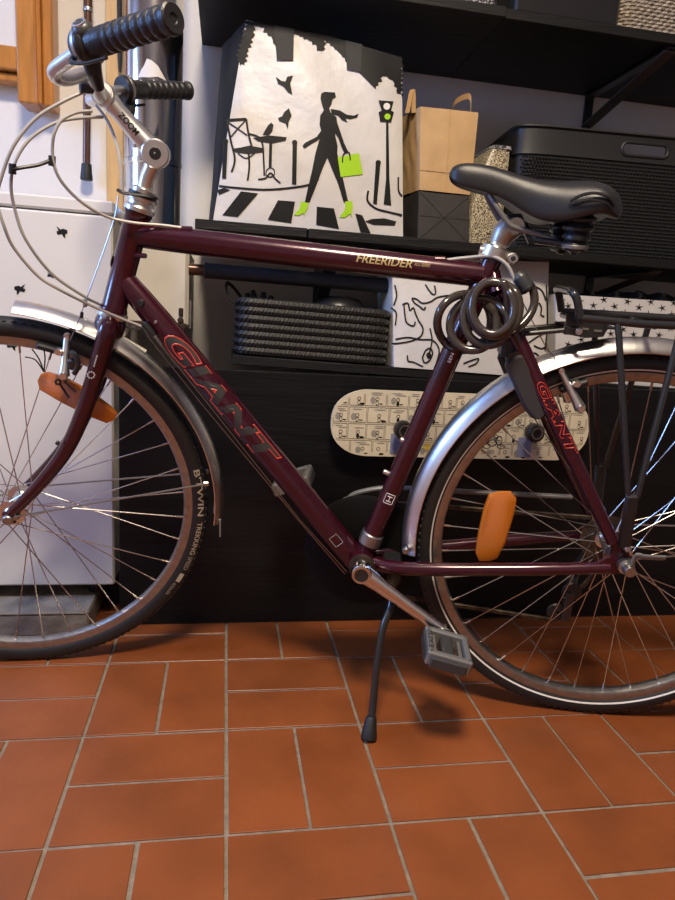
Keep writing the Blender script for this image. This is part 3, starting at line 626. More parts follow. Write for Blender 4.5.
# dark cloth heaped on top of the starry box
ch = thing('dark_cloth', 'dark folded cloth lying in the starry fabric box', 'cloth', (c2+c3)/2+V(.0, .1, .0))
g = MB(); nu, nv = 26, 8; vs = []
for j in range(nv+1):
    for i in range(nu+1):
        x = -.17+.34*i/nu; y = -.085+.17*j/nv; h = .016*abs(math.sin(PI*i/nu))**.4*(1+.6*math.sin(i*1.3+1)*math.cos(j*.9))+.004*math.sin(i*2.7+j)-.02*((j == 0) or (j == nv))
        vs.append((x, y, h+(-.012)*(x/.23)*0))
g.add(vs, [(j*(nu+1)+i, j*(nu+1)+i+1, (j+1)*(nu+1)+i+1, (j+1)*(nu+1)+i) for j in range(nv) for i in range(nu)]); g.build('folds', 'dark', ch, 60, None, False)
# ---------------------------------------------------------------- skateboard deck hung on the panel
yd = -.115
dz0, dz1 = at(450, 458, yd).z, at(420, 391.5, yd).z; dx0, dx1 = at(331, 424, yd).x, at(587.5, 440, yd).x
dc = V((dx0+dx1)/2, yd, (dz0+dz1)/2); dk = thing('skateboard_deck', 'skateboard deck printed with comic panels, hung on the black panel', 'skateboard', dc)
hL, hH = (dx1-dx0)/2, (dz1-dz0)/2
out = []
for k in range(48):
    t = 2*PI*k/48; c, s_ = math.cos(t), math.sin(t); ex = hL-hH*1.15
    out.append(((ex if c > 0 else -ex)+hH*1.15*c, hH*(1 if s_ > 0 else -1)*abs(s_)**.85))
dk.rotation_euler = (0, math.radians(-.2), 0)
g = MB(); g.prism(out, (0, 0, 0), (1, 0, 0), (0, 0, 1), (0, 1, 0), .009); deck = g.build('deck', 'cream', dk, 0)
sh = at(399, 427, yd).x-dc.x; sh2 = at(527, 430, yd).x-dc.x; kz = at(399, 427, yd).z-dc.z; kz2 = at(527, 430, yd).z-dc.z
def inside(x, z, m=.003):
    ex = hL-hH*1.15
    if abs(z) > hH-m: return False
    q = abs(x)-ex
    return q < 0 or q < hH*1.15*math.sqrt(max(0, 1-min(1, (abs(z)/hH)**(1/.85))**2))-m
g = MB(); gd = MB(); rg = random.Random(5)
yy = -.0006
def fr_rect(g, x0, z0, x1, z1, w):
    for (a, b, c, d) in ((x0, z0, x1, z0+w), (x0, z1-w, x1, z1), (x0, z0, x0+w, z1), (x1-w, z0, x1, z1)):
        n = max(1, int(max(c-a, d-b)/.008))
        for i in range(n):
            if c-a > d-b: q = (a+(c-a)*i/n, b, a+(c-a)*(i+1)/n, d)
            else: q = (a, b+(d-b)*i/n, c, b+(d-b)*(i+1)/n)
            if all(inside(X, Z) for X in (q[0], q[2]) for Z in (q[1], q[3])): g.add([(q[0], yy, q[1]), (q[2], yy, q[1]), (q[2], yy, q[3]), (q[0], yy, q[3])], [(0, 1, 2, 3)])
def blob(g, cx, cz, rx, rz, hollow=0, n=10):
    if not all(inside(cx+rx*a, cz+rz*b) for a in (-1, 1) for b in (-1, 1)): return
    if hollow:
        vs = [(cx+rx*math.cos(2*PI*k/n)*q, yy-.0002, cz+rz*math.sin(2*PI*k/n)*q) for q in (1, 1-hollow) for k in range(n)]
        g.add(vs, [(k, (k+1) % n, n+(k+1) % n, n+k) for k in range(n)])
    else: g.add([(cx+rx*math.cos(2*PI*k/n), yy-.0002, cz+rz*math.sin(2*PI*k/n)) for k in range(n)], [tuple(range(n))])
rowsn = 4; rz_ = 2*hH/rowsn
for r in range(rowsn):
    z0 = -hH+r*rz_+.0015; z1 = z0+rz_-.003; x = -hL+.004
    while x < hL:
        w_ = rg.choice((.030, .034, .042, .05)); fr_rect(g, x, z0, x+w_-.002, z1, .0008)
        cx = x+w_/2+rg.uniform(-.004, .004); q = rg.random()
        if q < .85:     # a simple round-headed doodle with a body and a line of balloon text
            blob(g, cx, z0+rz_*.42, .0042, .0042, .25); blob(g, cx, z0+rz_*.18, .0035, .0055, .25 if q < .5 else 0)
            blob(g, cx+.008, z0+rz_*.14, .0045, .0012)
        for k in range(2): 
            if rg.random() < .7: blob(gd, cx+rg.uniform(-.006, .006), z1-.005-k*.004, w_*.3, .0011, 0, 6)
        if rg.random() < .3: blob(g, cx+w_*.22, z0+.004, .006, .0022, 0, 6)
        if rg.random() < .35: blob(gd, cx-w_*.2, z0+rz_*.35, .006, .008, 0, 8)
        x += w_
g.build('comic_print', 'ink', deck, 0, None, False)['kind'] = 'stuff'; gd.build('grey_print', 'inkgrey', deck, 0, None, False)['kind'] = 'stuff'
for (q, w_) in ((sh-.004, .013), (sh2-.002, .017)):
    g = MB().box((q, yy-.0004, -hH*.60), (w_*2, .0003, hH*.62)); g.build('blue_print', 'inkblue', deck, 0, None, False)
g = MB(); ycx = at(427, 447, yd).x-dc.x; ycz = at(427, 447, yd).z-dc.z; blob(g, ycx, ycz, .007, .007, 0, 12)
for k in range(8): blob(g, ycx+.010*math.cos(k*PI/4), ycz+.010*math.sin(k*PI/4), .0018, .0018, 0, 6)
g.build('yellow_print', 'inkyel', deck, 0, None, False)
g = MB(); scx = at(492, 443, yd).x-dc.x; scz = at(492, 443, yd).z-dc.z
for (a, b, r1, r2) in ((0, 0, .012, .008), (.016, .006, .008, .011), (-.012, -.008, .009, .006), (.008, .014, .006, .006), (-.016, .006, .006, .008), (.022, -.008, .01, .005)): blob(g, scx+a, scz+b, r1, r2, .22, 16)
g.build('scribble_print', 'ink', deck, 0, None, False)
for (X, Z) in ((sh, kz), (sh2, kz2)):
    k = MB().lathe([(.006, 0), (.007, -.018), (.017, -.024), (.021, -.030), (.021, -.046), (.018, -.051), (.0135, -.0515), (.0125, -.046), (.0115, -.044), (.011, -.050), (.0055, -.0505), (.0045, -.047), (0, -.0468)], (X, 0, Z), (0, 1, 0), 32).build('wheel_knob', 'blackpl', dk)
    MB().lathe([(.0125, -.0475), (.0134, -.0520), (.0108, -.0520), (.0112, -.0470)], (X, 0, Z), (0, 1, 0), 32).build('bearing_ring', 'alud', k)
    MB().lathe([(.008, .0), (.008, .034)], (X, .009, Z), (0, 1, 0), 16, caps=True).build('spacer', 'blackpl', dk)
# ---------------------------------------------------------------- left corner: cabinet, pipe, cane, wood
yc = -.055
cx1 = at(113.5, 400, yc).x; cz0 = at(60, 586.5, yc).z; cz1 = at(60, 211, yc).z; cz2 = at(60, 196, yc).z; CW = .75
cb = thing('white_cabinet', 'white cabinet with small black bird stickers behind the front wheel', 'cabinet', (cx1-CW/2, .08, cz0))
MB().box((0, .01, (cz1-cz0)/2), (CW-.006, .24, cz1-cz0), .004).build('body', 'white', cb)
door = MB().box((0, yc-.08+.008, (cz1-cz0)/2), (CW, .016, cz1-cz0-.004), .004).build('door', 'white', cb)
MB().box((0, .005, cz1-cz0+(cz2-cz1)/2+.001), (CW+.004, .27, cz2-cz1-.002), .004).build('lid', 'white', cb)
for (x, y) in ((-CW/2+.05, -.08), (CW/2-.05, -.08), (-CW/2+.05, .1), (CW/2-.05, .1)): MB().lathe([(.016, -cz0+.056), (.018, -cz0+.060), (.014, 0)], (x, y, 0), (0, 0, 1), 12, caps=True).build('foot', 'blackpl', cb)
def sticker(u, v, pts):
    c = at(u, v, yc)-cb.location; g = MB(); n = len(pts)
    tr = tessellate_polygon([[V(p[0], p[1], 0) for p in pts]])
    vs = [(c.x+p[0]*.0021, yc-.08-.0007, c.z-p[1]*.0021) for p in pts]
    g.add(vs, [q for q in tr]); o = g.build('bird_sticker', 'ink', door, 0, None, True)
B1 = [(-5, -6), (-1, -3), (1, -4), (5, -3), (5, 0), (3, 1), (3, 5), (1, 3), (0, 1), (-4, 2), (-5, -1), (-3, -2)]
for (u, v, f) in ((62, 233, 1), (20, 290, -1), (51, 276, .5), (12, 346, 1)): sticker(u, v, [(p[0]*(1 if f > 0 else -1)*abs(f)**.5, p[1]*abs(f)) for p in B1])
# concrete step under the cabinet and a dark bag beside it
cs = thing('concrete_step', 'rough concrete step under the white cabinet behind the front wheel', 'step', (-.55, .06, 0))
MB().box((0, 0, .025), (.98, .35, .05), .004).build('slab', 'concrete', cs); MB().box((0, .0, .0525), (.98, .354, .007), .003).build('screed', 'concrete', cs)
g = MB().lathe([(.0, 0), (.018, .001), (.023, .02), (.024, .05), (.019, .078), (.008, .09), (0, .092)], (-.0335, .06, .0), (0, 0, 1), 20)
tag(g.build('dark_pouch', 'dark'), 'dark soft pouch on the floor between cabinet and panel', 'bag')
# steel flue pipe
pc = at(153.5, 120, .13); pr_ = (at(183, 120, .13).x-at(124.5, 120, .13).x)/2
fp = thing('flue_pipe', 'shiny stainless steel flue pipe rising behind the handlebar', 'pipe', (pc.x, .13, .0))
zb = at(170, 243, .03).z
MB().lathe([(pr_, zb-.0), (pr_, 1.02), (pr_+.002, 1.022), (pr_+.002, 1.03), (pr_, 1.032), (pr_, 2.54)], (0, 0, 0), (0, 0, 1), 48).build('tube', 'pipe', fp)
g = MB(); a = at(152, 68, .13-pr_)
tri = [(138, 77), (141, 70), (144, 66), (147, 59), (152, 61), (158, 66), (162, 73), (166, 80), (158, 77), (150, 78)]
b = bmesh.new(); b.faces.new([b.verts.new((u, v, 0)) for (u, v) in tri]); b.normal_update(); bmesh.ops.triangulate(b, faces=b.faces)
for _ in range(3): bmesh.ops.subdivide_edges(b, edges=[e for e in b.edges if e.calc_length() > 2.5], cuts=1); bmesh.ops.triangulate(b, faces=b.faces)
b.verts.index_update(); vs = []
for q in b.verts:
    p = at(q.co.x, q.co.y, .13-pr_*.97); X = p.x-pc.x; vs.append(V(X, -math.sqrt(max(0, pr_**2-X*X))-.0015, p.z))
g.add(vs, [tuple(v.index for v in f.verts) for f in b.faces]); b.free(); g.build('torn_label', 'wprint', fp, 0)
# cream steel box under the pipe
x0, x1 = at(122, 290, .0).x, at(188.5, 290, .0).x; z0, z1 = at(165, 326, .0).z, at(165, 247, .0).z
mbx = thing('metal_box', 'cream enamelled metal box with a latch below the steel pipe', 'box', ((x0+x1)/2, .12, z0))
W_, H_ = x1-x0, z1-z0
MB().box((0, .005, H_/2), (W_, .23, H_), .006).build('body', 'beige', mbx)
dr = MB().box((0, -.116, H_/2), (W_-.008, .010, H_-.008), .004).build('door', 'beige', mbx)
lx = at(181, 314, 0).x-mbx.location.x; lz = at(181, 314, 0).z-z0
g = MB().box((lx, -.123, lz+.004), (.010, .006, .018), .002); g.lathe([(.006, 0), (.007, -.008), (.004, -.012)], (lx, -.121, lz-.014), (0, 1, 0), 14, caps=True); g.build('latch', 'rust', dr)
MB().rod((W_/2+.004, -.10, H_*.35), (W_/2+.004, -.10, -.002), .004, 10).build('hinge_rod', 'alud', mbx)
for x in (-W_/2+.03, W_/2-.03): MB().box((x, .127, H_/2), (.02, .006, H_+.03), .001).build('wall_mount', 'alud', mbx)
# black padded pole with wooden end
pl = thing('padded_pole', 'black foam padded pole with a wooden end reaching across behind the top tube', 'pole', at(190, 268, .0))
a, b, c = at(189, 269, .02), at(204, 270.5, .02), at(402, 287, .02); L0 = pl.location
MB().rod(a-L0, b-L0+V(.01, 0, 0), .0125, 18).build('wooden_end', 'brown', pl)
MB().tube([b-L0, b-L0+V(.002, 0, 0), b-L0+V(.008, 0, 0), (b+c)/2-L0, c-L0], [.012, .0175, .0165, .0165, .0165], 18).build('foam_sleeve', 'dark', pl)
# brown walking cane
yk = .225
cn = thing('walking_cane', 'brown walking cane with black rubber foot hanging on the wall', 'cane', at(87, 181, yk))
p0 = at(86.5, 166, yk)-cn.location; p1 = at(88.5, -60, yk)-cn.location; p2 = p1+V(0, 0, .25)
pj = at(88, 10, yk)-cn.location
MB().rod(p0, pj, .0085, 16).build('lower_shaft', 'brown', cn); MB().rod(pj, p2, .0098, 16).build('upper_shaft', 'brown', cn)
MB().lathe([(.0102, -.004), (.0108, 0), (.0102, .004)], pj, (0, 0, 1), 16, caps=True).build('collar', 'alud', cn)
pf = at(86.5, 180, yk)-cn.location
MB().lathe([(.014, 0), (.0145, .003), (.0125, .02), (.0115, (p0-pf).length+.004), (.009, (p0-pf).length+.005)], pf, (p0-pf), 16, caps=True).build('rubber_foot', 'rubber', cn)
MB().tube(cr([p2, p2+V(0, -.0, .04), p2+V(0, -.03, .075), p2+V(0, -.07, .075), p2+V(0, -.09, .04)], 6), .0098, 14).build('crook_handle', 'brown', cn)
# pine lath and thin dark rod beside the pipe
x0, x1 = at(106.5, 80, .235).x, at(124, 80, .235).x
ln = MB().box((0, 0, .95), ((x1-x0), .022, 1.9), .002).build('pine_lath', 'pine'); ln.location = ((x0+x1)/2, .238, .62); tag(ln, 'pale pine lath standing against the wall beside the steel pipe', 'plank')
rd = thing('dark_rod', 'thin dark rod hanging in front of the pine lath', 'rod', at(120, 72, .21))
MB().tube([V(0, 0, 0), V(0, 0, .03), V(-.002, 0, .3), V(-.004, 0, .5)], [.003, .0055, .0055, .0055], 10).build('shaft', 'dark', rd)
MB().tube([V(-.012, -.002, .06), V(-.006, -.008, .075), V(.006, -.008, .085), V(.012, -.002, .1)], .003, 8).build('strap', 'dark', rd)
# varnished wooden frame on the wall
yo = .205
wf = thing('wooden_frame', 'varnished orange wooden frame with a pale panel hanging at upper left', 'frame', at(30, 100, .245))
L0 = wf.location
def post(u0, u1, v0, v1, ya, yb_, name, par, bev=.003, ztop=None, m='oak'):
    a, b = at(u0, v1, ya), at(u1, v1, ya); zt2 = ztop if ztop else at(u0, v0, ya).z
    return MB().box(((a.x+b.x)/2-L0.x, (ya+yb_)/2-L0.y, (a.z+zt2)/2-L0.z), (b.x-a.x, yb_-ya, zt2-a.z), bev).build(name, m, par)
post(17.5, 37, 0, 102, .175, .248, 'side_post', wf, .004, 1.85)
post(37.5, 42, 0, 103, .185, .248, 'bead_moulding', wf, .002, 1.85)
post(43, 54, 0, 106, .19, .248, 'outer_moulding', wf, .004, 1.85)
a, b = at(0, 68, .19), at(0, 44, .19); xr = at(19, 60, .19).x
MB().box((xr-.3-L0.x, .215-L0.y, (a.z+b.z)/2-L0.z), (.6, .05, b.z-a.z), .003).build('bottom_rail', 'oak', wf)
MB().box((xr-.3-L0.x, .225-L0.y, a.z-.012-L0.z), (.6, .04, .018), .003).build('sill_moulding', 'oak', wf)
MB().box((xr-.3-L0.x, .232-L0.y, (b.z+1.85)/2-L0.z), (.6, .01, 1.85-b.z), 0).build('pale_panel', 'white', wf, 0)
MB().box((xr-.3-L0.x, .215-L0.y, 1.83-L0.z), (.6, .05, .05), .003).build('top_rail', 'oak', wf)
# small white plastic rack seen behind the fork crown
rk = thing('plastic_rack', 'small cream plastic rack of crossed bars behind the bicycle fork', 'rack', at(125, 352, .02))
L0 = rk.location
for (q, w_) in ((((116, 318), (124, 352)), .006), (((138, 312), (116, 346)), .006), (((122, 338), (146, 352)), .005), (((134, 308), (140, 330)), .004)):
    MB().rod(at(*q[0], .03)-L0, at(*q[1], .03)-L0, w_, 8).build('bar', 'beige', rk)
# ---------------------------------------------------------------- things on the highest shelf
ZU = 1.351
def upx(u): return atz(u, 12, 1.35)
q0, q1 = atz(414, -1, 1.35).x, atz(506, 10, 1.35).x
ub = thing('felt_bin', 'grey flecked felt bin on the highest shelf, left of the black box', 'bin', ((q0+q1)/2, .05, ZU))
MB().add(*tub([(0, 0, (q1-q0)/2-.004, .12, .0), (0, 0, (q1-q0)/2, .125, .1), (0, 0, (q1-q0)/2, .125, .18), (0, 0, (q1-q0)/2-.005, .12, .18), (0, 0, (q1-q0)/2-.01, .115, .01)], 40, 7)).build('body', 'spk2', ub)
q0, q1 = atz(515, 12, 1.35).x, atz(619, 27, 1.35).x
bk = thing('storage_box', 'plain black storage box on the highest shelf beside the wicker basket', 'box', ((q0+q1)/2, .065, ZU))
MB().box((0, 0, .09), (q1-q0, .30, .18), .005).build('body', 'blackpl', bk); MB().box((0, 0, .192), (q1-q0+.008, .308, .022), .005).build('lid', 'blackpl', bk)
q0 = atz(622, 28, 1.35).x; q1 = q0+.2
n = 200
wk = thing('wicker_basket', 'pale and dark wicker basket at the right end of the highest shelf', 'basket', ((q0+q1)/2, .06, ZU))
g = MB()
for r in range(22):
    lp = rr_loop((q1-q0)/2-.004, .13, .004+.0072*r, n); g.tube([p+V(0, 0, 0)+(V(p.x, p.y, 0).normalized()*.0016*(1 if (k//2+r) % 2 else -1)) for k, p in enumerate(lp)], .0038, 6, closed=True, up=(0, 0, 1))
o = g.build('wicker_weave', 'wick', wk); o['kind'] = 'stuff'
MB().tube(rr_loop((q1-q0)/2-.002, .132, .165, n), .008, 8, closed=True).build('rim', 'wick', wk)
MB().box((0, 0, .003), (q1-q0-.02, .24, .005), .001).build('base', 'wick', wk)
# ================================================================ THE BICYCLE
bike = thing('bicycle', 'dark burgundy trekking bicycle leaning on its kickstand', 'bicycle', BO)
bike.rotation_euler = (BLEAN, 0, BYAW)
def L(a, y, w): return V(a, -y, w)
def mir(p): return V(p.x, -p.y, p.z)
NEAR = V(0, -1, 0)
RW = L(0, 0, .3465)
fcw = BSI @ (BM @ V(-1.0818, -.0099, .3414)); FW_ = V(fcw.x, 0, fcw.z)
_n = (BM @ SM).to_3x3() @ V(0, 1, 0); _c = BM @ SM @ FW_
FW_.z -= (_c.z-(.3285*math.sqrt(1-_n.z**2)+.0178))/((BM @ SM).to_3x3() @ V(0, 0, 1)).z
BB = L(-.439, 0, .285)
SC0 = bp(491, 262); TT0 = bp(134, 235.2); TT1 = bp(482, 275); DT0 = bp(119, 273); DT1 = bp(356, 560); ST0 = BB
def part(g, name, m, par=bike, steer=False, smooth=35): return g.build(name, m, par, smooth, SM if steer else None)
# ---- frame tubes
hd = (HT1-HT0).normalized()
ht = part(MB().lathe([(.0225, 0), (.0225, .004), (.0205, .008), (.0205, (HT1-HT0).length-.008), (.0225, (HT1-HT0).length-.004), (.0225, (HT1-HT0).length)], HT0, hd, 28, caps=True), 'head_tube', 'burg')
MB().lathe([(.0, 0), (.013, .0), (.014, .001), (.012, .002), (0, .002)], HT0+hd*.085+V(-.0195, 0, 0), V(-1, 0, .25), 20).build('head_badge', 'alu', ht)
tt = part(MB().tube([TT0, TT0.lerp(TT1, .07), TT0.lerp(TT1, .2), TT1], [.0185, .0195, .0205, .0195], 28), 'top_tube', 'burg')
dt = part(MB().tube([DT0, DT0.lerp(DT1, .08), DT0.lerp(DT1, .17), DT1], [.0175, .0205, .0225, .0225], 28), 'down_tube', 'burg')
stt = part(MB().tube([ST0, SC0+(SC0-ST0).normalized()*.012], [.0175, .0175], 24), 'seat_tube', 'burg')
DRO = .066
for s in (1, -1):
    e = L(-.012, s*DRO, RW.z+.006)
    part(MB().tube(cr([BB+L(.02, s*.02, 0), BB+L(.06, s*.035, .002), L(-.30, s*.046, BB.z+.012), L(-.12, s*.062, RW.z-.024), L(-.022, s*DRO, RW.z-.010)], 6), [.0125]*13+[.0115]*6+[.0105]*6, 16), 'chain_stay', 'burg')
    p0, p1 = bp(497, 296, .022), bp(613, 542, DRO)
    if s < 0: p0, p1 = mir(p0), mir(p1)
    ss = part(MB().tube([p0+(p0-p1)*.002, p0.lerp(p1, .02), p0.lerp(p1, .5), p1], [.012, .0135, .0125, .0105], 16), 'seat_stay', 'burg')
    if s > 0: sstay = ss; SS0, SS1 = p0, p1
    part(MB().rod(SC0+L(.004, 0, -.012), p0+L(0, 0, .004), .011, 12), 'stay_bridge', 'burg')
    pg = [(-.045, -.016), (-.03, -.022), (.006, -.018), (.012, -.006), (.01, .012), (-.008, .038), (-.026, .04), (-.024, .012), (-.045, -.004)]
    part(MB().prism(pg, L(0, s*DRO+.003, RW.z), (1, 0, 0), (0, 0, 1), (0, 1, 0), .006), 'dropout', 'burg', smooth=20)
part(MB().lathe([(.0215, -.036), (.0215, .036)], BB, (0, 1, 0), 28, caps=True), 'bottom_bracket_shell', 'burg')
part(MB().lathe([(.0195, -.043), (.0235, -.042), (.0235, -.035), (.02, -.034)], BB, (0, 1, 0), 24, caps=True), 'bearing_cup', 'rust')
# lettering
def side_of(A, B): 
    m = (A+B)/2; c = BMI @ CAM; return c-m
def spx(p, A, B):  # distance along A>B of the point seen at pixel p
    d = (B-A).normalized(); q = bp(*p, .02); return (q-A).dot(d)
sdir = NEAR
dd = (DT1-DT0).normalized(); s0 = spx((168, 335), DT0, DT1); s1 = spx((283, 458), DT0, DT1)
tube_text('lettering_fill', 'GIANT', s1-s0, .037, DT0, DT1, s0, .0225, V(.1, -1, .15), 'decalgrey', dt, 0, .0004, .25, offset=.04)
tube_text('lettering_outline', 'GIANT', s1-s0, .037, DT0, DT1, s0, .0225, V(.1, -1, .15), 'red', dt, .00055, .0006, .25, offset=.04)
s0 = spx((356, 262), TT0, TT1); s1 = spx((412, 267), TT0, TT1)
tube_text('lettering', 'FREERIDER', s1-s0, .0125, TT0, TT1, s0, .020, V(0, -1, .12), 'gold', tt, 0, .0005, .2, phi0=.12, offset=.015)
s2_ = spx((430, 268), TT0, TT1)
tube_text('small_lettering', 'ALU SERIES', s2_-s1-.003, .005, TT0, TT1, s1+.003, .020, V(0, -1, .12), 'gold', tt, 0, .0005, .2, phi0=.15)
A_, B_ = SS0, SS1; s0 = (bp(543, 378, .03)-A_).dot((B_-A_).normalized()); s1 = (bp(577, 450, .04)-A_).dot((B_-A_).normalized())
tube_text('lettering_outline', 'GIANT', s1-s0, .017, A_, B_, s0, .0136, V(.1, -1, .15), 'red', sstay, .0003, .0002, .2, offset=.03)
def decal_box(A, B, R, s, ln, h, par, m, txt=None):
    d = (B-A).normalized(); sd = V(.0, -1, .12); sd = (sd-d*sd.dot(d)).normalized(); u = sd.cross(d); g = MB()
    f = lambda a, b: A+d*(s+a)+(sd*math.cos(b/R)+u*math.sin(b/R))*(R+.0006)
    loop = [f(0, -h/2+h*t/6) for t in range(7)]+[f(ln, h/2-h*t/6) for t in range(7)]; g.tube(loop, .0006, 4, closed=True); g.build('decal_frame', m, par, 0)
    if txt: tube_text('decal_letter', txt, ln*.6, h*.55, A, B, s+ln*.2, R, sd, m, par)
decal_box(ST0, SC0, .0175, (bp(386, 499, .02)-ST0).dot((SC0-ST0).normalized())-.008, .018, .016, stt, 'wprint', 'H')
decal_box(DT0, DT1, .0225, spx((352, 537), DT0, DT1)-.022, .02, .016, dt, 'inkgrey')
tube_text('small_lettering', 'EEN', .016, .005, ST0, SC0, (bp(445, 361, .02)-ST0).dot((SC0-ST0).normalized()), .0175, V(0, -1, .1), 'wprint', stt)
# bosses, stops and bolts on the frame
def boss(p, ax, r, h, m='alu', par=bike, name='bolt'): return MB().lathe([(r, -.003), (r, h*.7), (r*.8, h), (0, h)], p, ax, 14).build(name, m, par)
for (u, v) in ((274, 456), (296, 479)):
    q = bp(u, v, 0); boss(q-V(.002, 0, .002), V(.74, 0, .67), .0045, .008, 'alu', dt)
for (u, v) in ((404, 441), (387, 473)): boss(bp(u, v, 0)+V(.001, 0, 0), V(-.93, 0, .37), .0045, .008, 'alu', stt)
boss(bp(141, 303, .0225), NEAR, .0055, .004, 'blackmet', dt); boss(bp(156, 322, .0225), NEAR, .003, .003, 'alu', dt)
part(MB().lathe([(.0195, -.012), (.021, -.01), (.021, .01), (.0195, .012)], BB.lerp(SC0, .075), (SC0-BB), 24, caps=True), 'derailleur_clamp', 'alud')
for (u, v, y, d) in ((187, 229, .006, (1, 0, .02)), (440, 259, .006, (1, 0, .02))):
    part(MB().lathe([(.0045, -.009), (.006, -.008), (.006, .008), (.0045, .009)], bp(u, v+1, y), d, 14, caps=True), 'cable_stop', 'burg')
part(MB().lathe([(.004, -.014), (.0065, -.012), (.0065, .006), (.005, .012)], bp(149, 330, .024), dd, 14, caps=True), 'cable_stop', 'blackmet')
part(MB().tube([bp(135, 255, .01), bp(146, 256, .014)], .004, 8), 'cable_stop', 'burg')
# ---- headset and stem (steered)
hs = MB()
tl = (HT1-HT0).length
part(hs.lathe([(.0185, tl), (.0245, tl+.001), (.0245, tl+.007), (.021, tl+.011), (.0205, tl+.016), (.0235, tl+.018), (.0235, tl+.023), (.018, tl+.026)], HT0, hd, 28, caps=True), 'headset_cup', 'alu', steer=True)
part(MB().lathe([(.017, tl+.025), (.019, tl+.026), (.019, tl+.036), (.016, tl+.038)], HT0, hd, 28, caps=True), 'headset_nut', 'alu', steer=True)
part(MB().lathe([(.019, -.013), (.0245, -.011), (.0255, -.006), (.0245, -.001), (.02, .0005)], HT0, hd, 28, caps=True), 'headset_cup', 'alu', steer=True)
ELB = sp(156, 154); CLP = sp(104, 95)
g = MB(); hb = HT0+hd*(tl+.027); g.tube(cr([sp(118, 190, .022), sp(124, 193, .026), hb+L(-.004, .024, 0), hb+L(.018, .018, -.002), hb+L(.02, 0, -.004)], 5), .0045, 8, flat=.6); g.lathe([(.0195, -.003), (.0225, -.003), (.0225, .003), (.0195, .003)], hb, hd, 24, closed=True)
part(g, 'cable_hanger', 'blackpl', steer=True)
part(MB().tube([HT0+hd*(tl+.03), HT0+hd*(tl+.055), ELB-hd*.012], [.0118, .0118, .014], 20), 'stem_quill', 'alu', steer=True)
g = MB(); d = (CLP-ELB).normalized()
g.tube([ELB, ELB+d*.022, ELB+d*.05, CLP-d*.03, CLP-d*.012, CLP], [.0215, .0195, .0165, .0155, .0175, .0175], 24, flat=.85, up=V(0, 1, 0).cross(d))
g.lathe([(.0195, -.0205), (.0215, -.0185), (.0215, .0185), (.0195, .0205)], ELB, (0, 1, 0), 32, caps=True); g.lathe([(.016, -.02), (.0175, -.018), (.0175, .018), (.016, .02)], CLP, (0, 1, 0), 28, caps=True)
stem = part(g, 'stem', 'alu', steer=True)
MB().lathe([(.0, -.0212), (.0085, -.0212), (.0092, -.0204)], ELB, (0, 1, 0), 24).build('pivot_bolt', 'blackpl', stem)
boss(ELB+d*.03-V(0, 0, .0), V(-.6, -.3, -.7), .004, .02, 'alu', stem)
lt, lf = flat_text('ZOOM', .036, .0095, CLP.lerp(ELB, .32)+V(0, -.0180, 0)+V(0, 0, .0)-V(0, 1, 0).cross(d)*.0, -d, (V(0, -1, 0).cross(-d)), .02)
up_ = V(0, -1, 0).cross(-d).normalized(); lt = [p-up_*.0048 for p in lt]
MB().add(lt, lf).build('lettering', 'ink', stem, 0)
# ---- handlebar
HB = [CLP, CLP+L(0, .03, 0), sp(100, 97, .05), sp(91, 78, .08), sp(85, 74, .092), sp(68, 79, .12), sp(58, 78, .135), sp(54, 73, .145), sp(58, 67, .155), sp(72, 57, .178), sp(86, 48, .203)]
G0 = sp(90, 45, .21); G1 = sp(171, 19, .31)
hp = cr(HB[:-1]+[G0], 7)
path = [mir(p) for p in reversed(hp)][:-1]+hp
part(MB().tube(path, .0088, 14), 'handlebar', 'alu', steer=True)
for s in (1, -1):
    q0, q1 = (G0, G1) if s > 0 else (mir(G0), mir(G1)); gd_ = (q1-q0); ln = gd_.length; gd_.normalize()
    prof = [(.010, -.002), (.0158, 0), (.0158, .034), (.0145, .036)]; h = .038
    while h < ln-.010: prof += [(.0138, h), (.0158, h+.0025), (.0162, h+.006), (.0158, h+.0095), (.0138, h+.012)]; h += .0135
    prof += [(.015, ln-.005), (.0166, ln-.003), (.0166, ln+.003), (.0145, ln+.005), (.006, ln+.0045), (.005, ln+.003), (0, ln+.003)]
    gr = part(MB().lathe(prof, q0, gd_, 28), 'grip', 'grip', steer=True)
    sh_ = part(MB().lathe([(.010, -.016), (.0205, -.015), (.0225, -.010), (.0225, .000), (.020, .005), (.0165, .007)], q0, gd_, 28, caps=True), 'shifter', 'blackpl', steer=True)
    MB().lathe([(.0228, -.008), (.0232, -.007), (.0232, -.003), (.0228, -.002)], q0, gd_, 28).build('silver_band', 'alud', sh_)
    g = MB(); dn_ = L(.004, 0, -1); g.tube([q0+dn_*.012, q0+dn_*.028+L(.002, 0, 0), q0+dn_*.042+L(.004, -s*.02, 0)], [.012, .010, .007], 12); lv = part(g, 'brake_lever', 'blackpl', steer=True)
    b0 = q0-gd_*.010+L(-.012, 0, -.010)
    MB().tube(cr([b0, b0+gd_*.02+L(-.016, 0, -.012), b0+gd_*.05+L(-.018, 0, -.018), b0+gd_*.075+L(-.010, 0, -.016)], 6), [.0045]*8+[.0035]*11, 10, flat=.6).build('lever_blade', 'blackpl', lv)
bc_ = sp(83, 31, .215); ba_ = V(-.35, -.55, .75)
dm = part(MB().lathe([(.0125, -.010), (.0135, -.004), (.013, .003), (.010, .008), (.005, .0105), (0, .011)], bc_, ba_, 24, caps=False), 'bell', 'charcoal', steer=True)
MB().lathe([(.0065, .0088), (.0085, .0085), (.0085, .0105), (.0065, .0108)], bc_, ba_, 20, closed=True).build('bell_ring', 'alu', dm)
part(MB().box(sp(87, 88, .07), (.02, .016, .014), .003), 'cable_ferrule_block', 'blackpl', steer=True)
